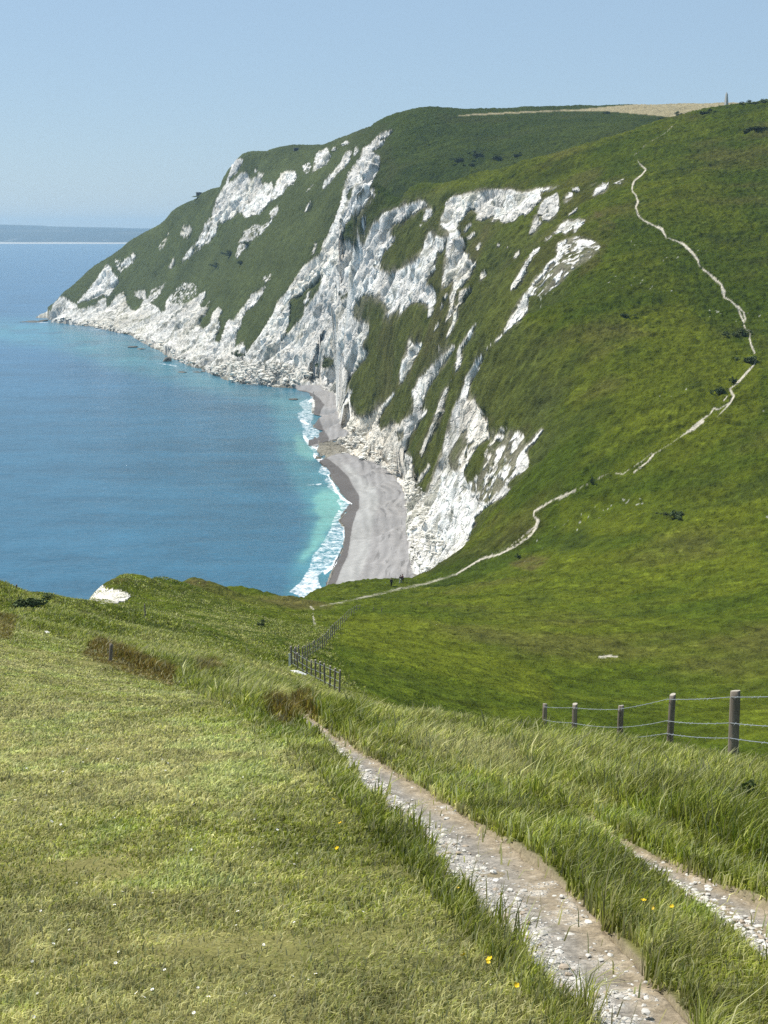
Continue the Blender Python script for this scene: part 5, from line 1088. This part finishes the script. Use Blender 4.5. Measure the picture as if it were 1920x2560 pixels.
# ------------------------------------------------------------------ the walkers
def skin_mesh(name, pts, edges, radii, root=0, sub=1):
    me = bpy.data.meshes.new('t'); me.from_pydata(pts, edges, []); o = bpy.data.objects.new('t', me); COL.objects.link(o)
    o.modifiers.new('s', 'SKIN'); ly = me.skin_vertices[0].data
    for i, r_ in enumerate(radii): ly[i].radius = (r_, r_); ly[i].use_root = (i == root)
    m = o.modifiers.new('u', 'SUBSURF'); m.levels = m.render_levels = sub
    dg = bpy.context.evaluated_depsgraph_get(); out = bpy.data.meshes.new_from_object(o.evaluated_get(dg)); out.name = name
    bpy.data.objects.remove(o); out.polygons.foreach_set('use_smooth', [True] * len(out.polygons)); return out
M_SKIN = mat_plain('skin', (.45, .28, .20), .6); M_BLACK = mat_plain('dark_cloth', (.018, .017, .018), .9); M_RED = mat_plain('maroon_cloth', (.07, .018, .02), .9); M_GREYC = mat_plain('pale_trousers', (.42, .43, .42), .9); M_HAIR = mat_plain('dark_hair', (.03, .02, .015), .8); M_SHOE = mat_plain('shoe', (.02, .02, .02), .8)
def person(px_, py_, face, step, top, low, lab, y0=200):
    p = hit(px_, py_, y0); o = tag(empty('person', p, face), lab, 'person', 'walkers on the saddle path')
    s = step
    J = [(0, 0, .95), (0, .01, 1.15), (0, .02, 1.38), (0, .02, 1.48), (0, -.01, 1.60), (0, -.01, 1.70),
         (-.10, 0, .90), (-.11, -s * .5, .50), (-.11, -s * .6 + .06, .07), (-.11, -s * .6 - .10, .03), (.10, 0, .90), (.11, s * .35, .50), (.11, s + .05, .09), (.11, s - .09, .03),
         (-.19, .02, 1.38), (-.24, .05 + s * .2, 1.12), (-.22, -.06 + s * .3, .90), (-.22, -.09 + s * .3, .80), (.19, .02, 1.38), (.24, .03 - s * .2, 1.12), (.22, -.10, .90), (.22, -.13, .80)]
    E = [(0, 1), (1, 2), (2, 3), (3, 4), (4, 5), (0, 6), (6, 7), (7, 8), (8, 9), (0, 10), (10, 11), (11, 12), (12, 13), (2, 14), (14, 15), (15, 16), (16, 17), (2, 18), (18, 19), (19, 20), (20, 21)]
    Rr = [.13, .13, .14, .055, .095, .075, .085, .06, .042, .035, .085, .06, .042, .035, .06, .045, .034, .03, .06, .045, .034, .03]
    body = skin_mesh('person_body', J, E, Rr); body.materials.append(M_SKIN); link('body', body, o)
    jk = skin_mesh('jacket', [J[i] for i in (0, 1, 2, 14, 15, 16, 18, 19, 20)], [(0, 1), (1, 2), (2, 3), (3, 4), (4, 5), (2, 6), (6, 7), (7, 8)], [.165, .16, .165, .085, .065, .05, .085, .065, .05]); jk.materials.append(top); link('jacket', jk, o)
    tr = skin_mesh('trousers', [(0, 0, .93)] + [J[i] for i in (6, 7, 8, 10, 11, 12)], [(0, 1), (1, 2), (2, 3), (0, 4), (4, 5), (5, 6)], [.15, .105, .08, .06, .105, .08, .06]); tr.materials.append(low); link('trousers', tr, o)
    bm = bmesh.new(); bmesh.ops.create_uvsphere(bm, u_segments=12, v_segments=8, radius=1, matrix=Matrix.Translation((0, .02, 1.67)) @ Matrix.Diagonal((.105, .115, .095, 1))); bm_obj('hair', bm, M_HAIR, o, None, True)
    for k in (8, 12):
        bm = bmesh.new(); bmesh.ops.create_uvsphere(bm, u_segments=10, v_segments=6, radius=1, matrix=Matrix.Translation((J[k][0], J[k][1] - .07, .045)) @ Matrix.Diagonal((.05, .14, .05, 1))); bm_obj('shoe', bm, M_SHOE, o, None, True)
    return o
person(978.5, 1466, .4, .18, M_BLACK, M_BLACK, 'person all in black walking alone on the saddle, left of the pair')
person(1001, 1459, 2.6, .22, M_BLACK, M_GREYC, 'person in dark jacket and pale trousers, left one of the close pair')
person(1006.5, 1457, 2.4, .15, M_RED, M_BLACK, 'person in maroon top and black trousers, right one of the close pair')

# ------------------------------------------------------------------ light, sky, air
SUN_EL, SUN_AZ = R(56), R(-68)      # azimuth measured from the view direction, negative = left
sun = bpy.data.lights.new('sun', 'SUN'); suno = bpy.data.objects.new('sun', sun); COL.objects.link(suno)
sun.energy = 4.5; sun.angle = R(.53); sun.color = (1.0, .955, .89)
sd = Vector((math.sin(SUN_AZ) * math.cos(SUN_EL), math.cos(SUN_AZ) * math.cos(SUN_EL), math.sin(SUN_EL)))
suno.rotation_euler = sd.to_track_quat('Z', 'Y').to_euler(); suno.location = (-60, 0, 300)
nt = world.node_tree; nt.nodes.clear()
sky = nt.nodes.new('ShaderNodeTexSky'); sky.sky_type = 'NISHITA'; sky.sun_disc = False
sky.sun_elevation = SUN_EL; sky.sun_rotation = SUN_AZ; sky.altitude = 100; sky.air_density = 1.0; sky.dust_density = .1; sky.ozone_density = 3.6
bg = nt.nodes.new('ShaderNodeBackground'); bg.inputs[1].default_value = .10
wo = nt.nodes.new('ShaderNodeOutputWorld'); mt = nt.nodes.new('ShaderNodeMix'); mt.data_type = 'RGBA'; mt.blend_type = 'MULTIPLY'; mt.inputs[0].default_value = 1; mt.inputs[7].default_value = (.94, .94, .95, 1)
mh = nt.nodes.new('ShaderNodeMix'); mh.data_type = 'RGBA'; mh.inputs[0].default_value = .68; mh.inputs[7].default_value = (3.1, 4.3, 5.6, 1)   # even summer haze over the blue
nt.links.new(sky.outputs[0], mt.inputs[6]); nt.links.new(mt.outputs[2], mh.inputs[6]); nt.links.new(mh.outputs[2], bg.inputs[0]); nt.links.new(bg.outputs[0], wo.inputs[0])
def haze():
    x0, x1, y0, y1, z0, z1 = -16000, 5000, -60, 16000, -14, 215
    v = [(x, y, z) for z in (z0, z1) for y in (y0, y1) for x in (x0, x1)]
    f = [(0, 2, 3, 1), (4, 5, 7, 6), (0, 1, 5, 4), (2, 6, 7, 3), (0, 4, 6, 2), (1, 3, 7, 5)]
    t = NT('haze_air'); pv = t.n('ShaderNodeVolumePrincipled'); pv.inputs['Color'].default_value = (.52, .78, 1, 1); pv.inputs['Density'].default_value = HAZE
    pv.inputs['Anisotropy'].default_value = .2
    t.l(pv.outputs[0], t.out.inputs['Volume'])
    tag(link('haze', np_mesh('haze', v, f, None, [t.m], smooth=False)), kind='stuff')
HAZE = 8.0e-5
if HAZE: haze()
vs = sc.view_settings; vs.view_transform = 'Standard'; vs.look = 'None'; vs.exposure = 0.38; vs.gamma = 1.0; vs.use_curve_mapping = False
sc.render.engine = 'CYCLES'; sc.cycles.use_denoising = False; sc.cycles.max_bounces = 6; sc.cycles.volume_bounces = 0
sc.cycles.diffuse_bounces = 2; sc.cycles.glossy_bounces = 2; sc.cycles.transmission_bounces = 3; sc.cycles.transparent_max_bounces = 6
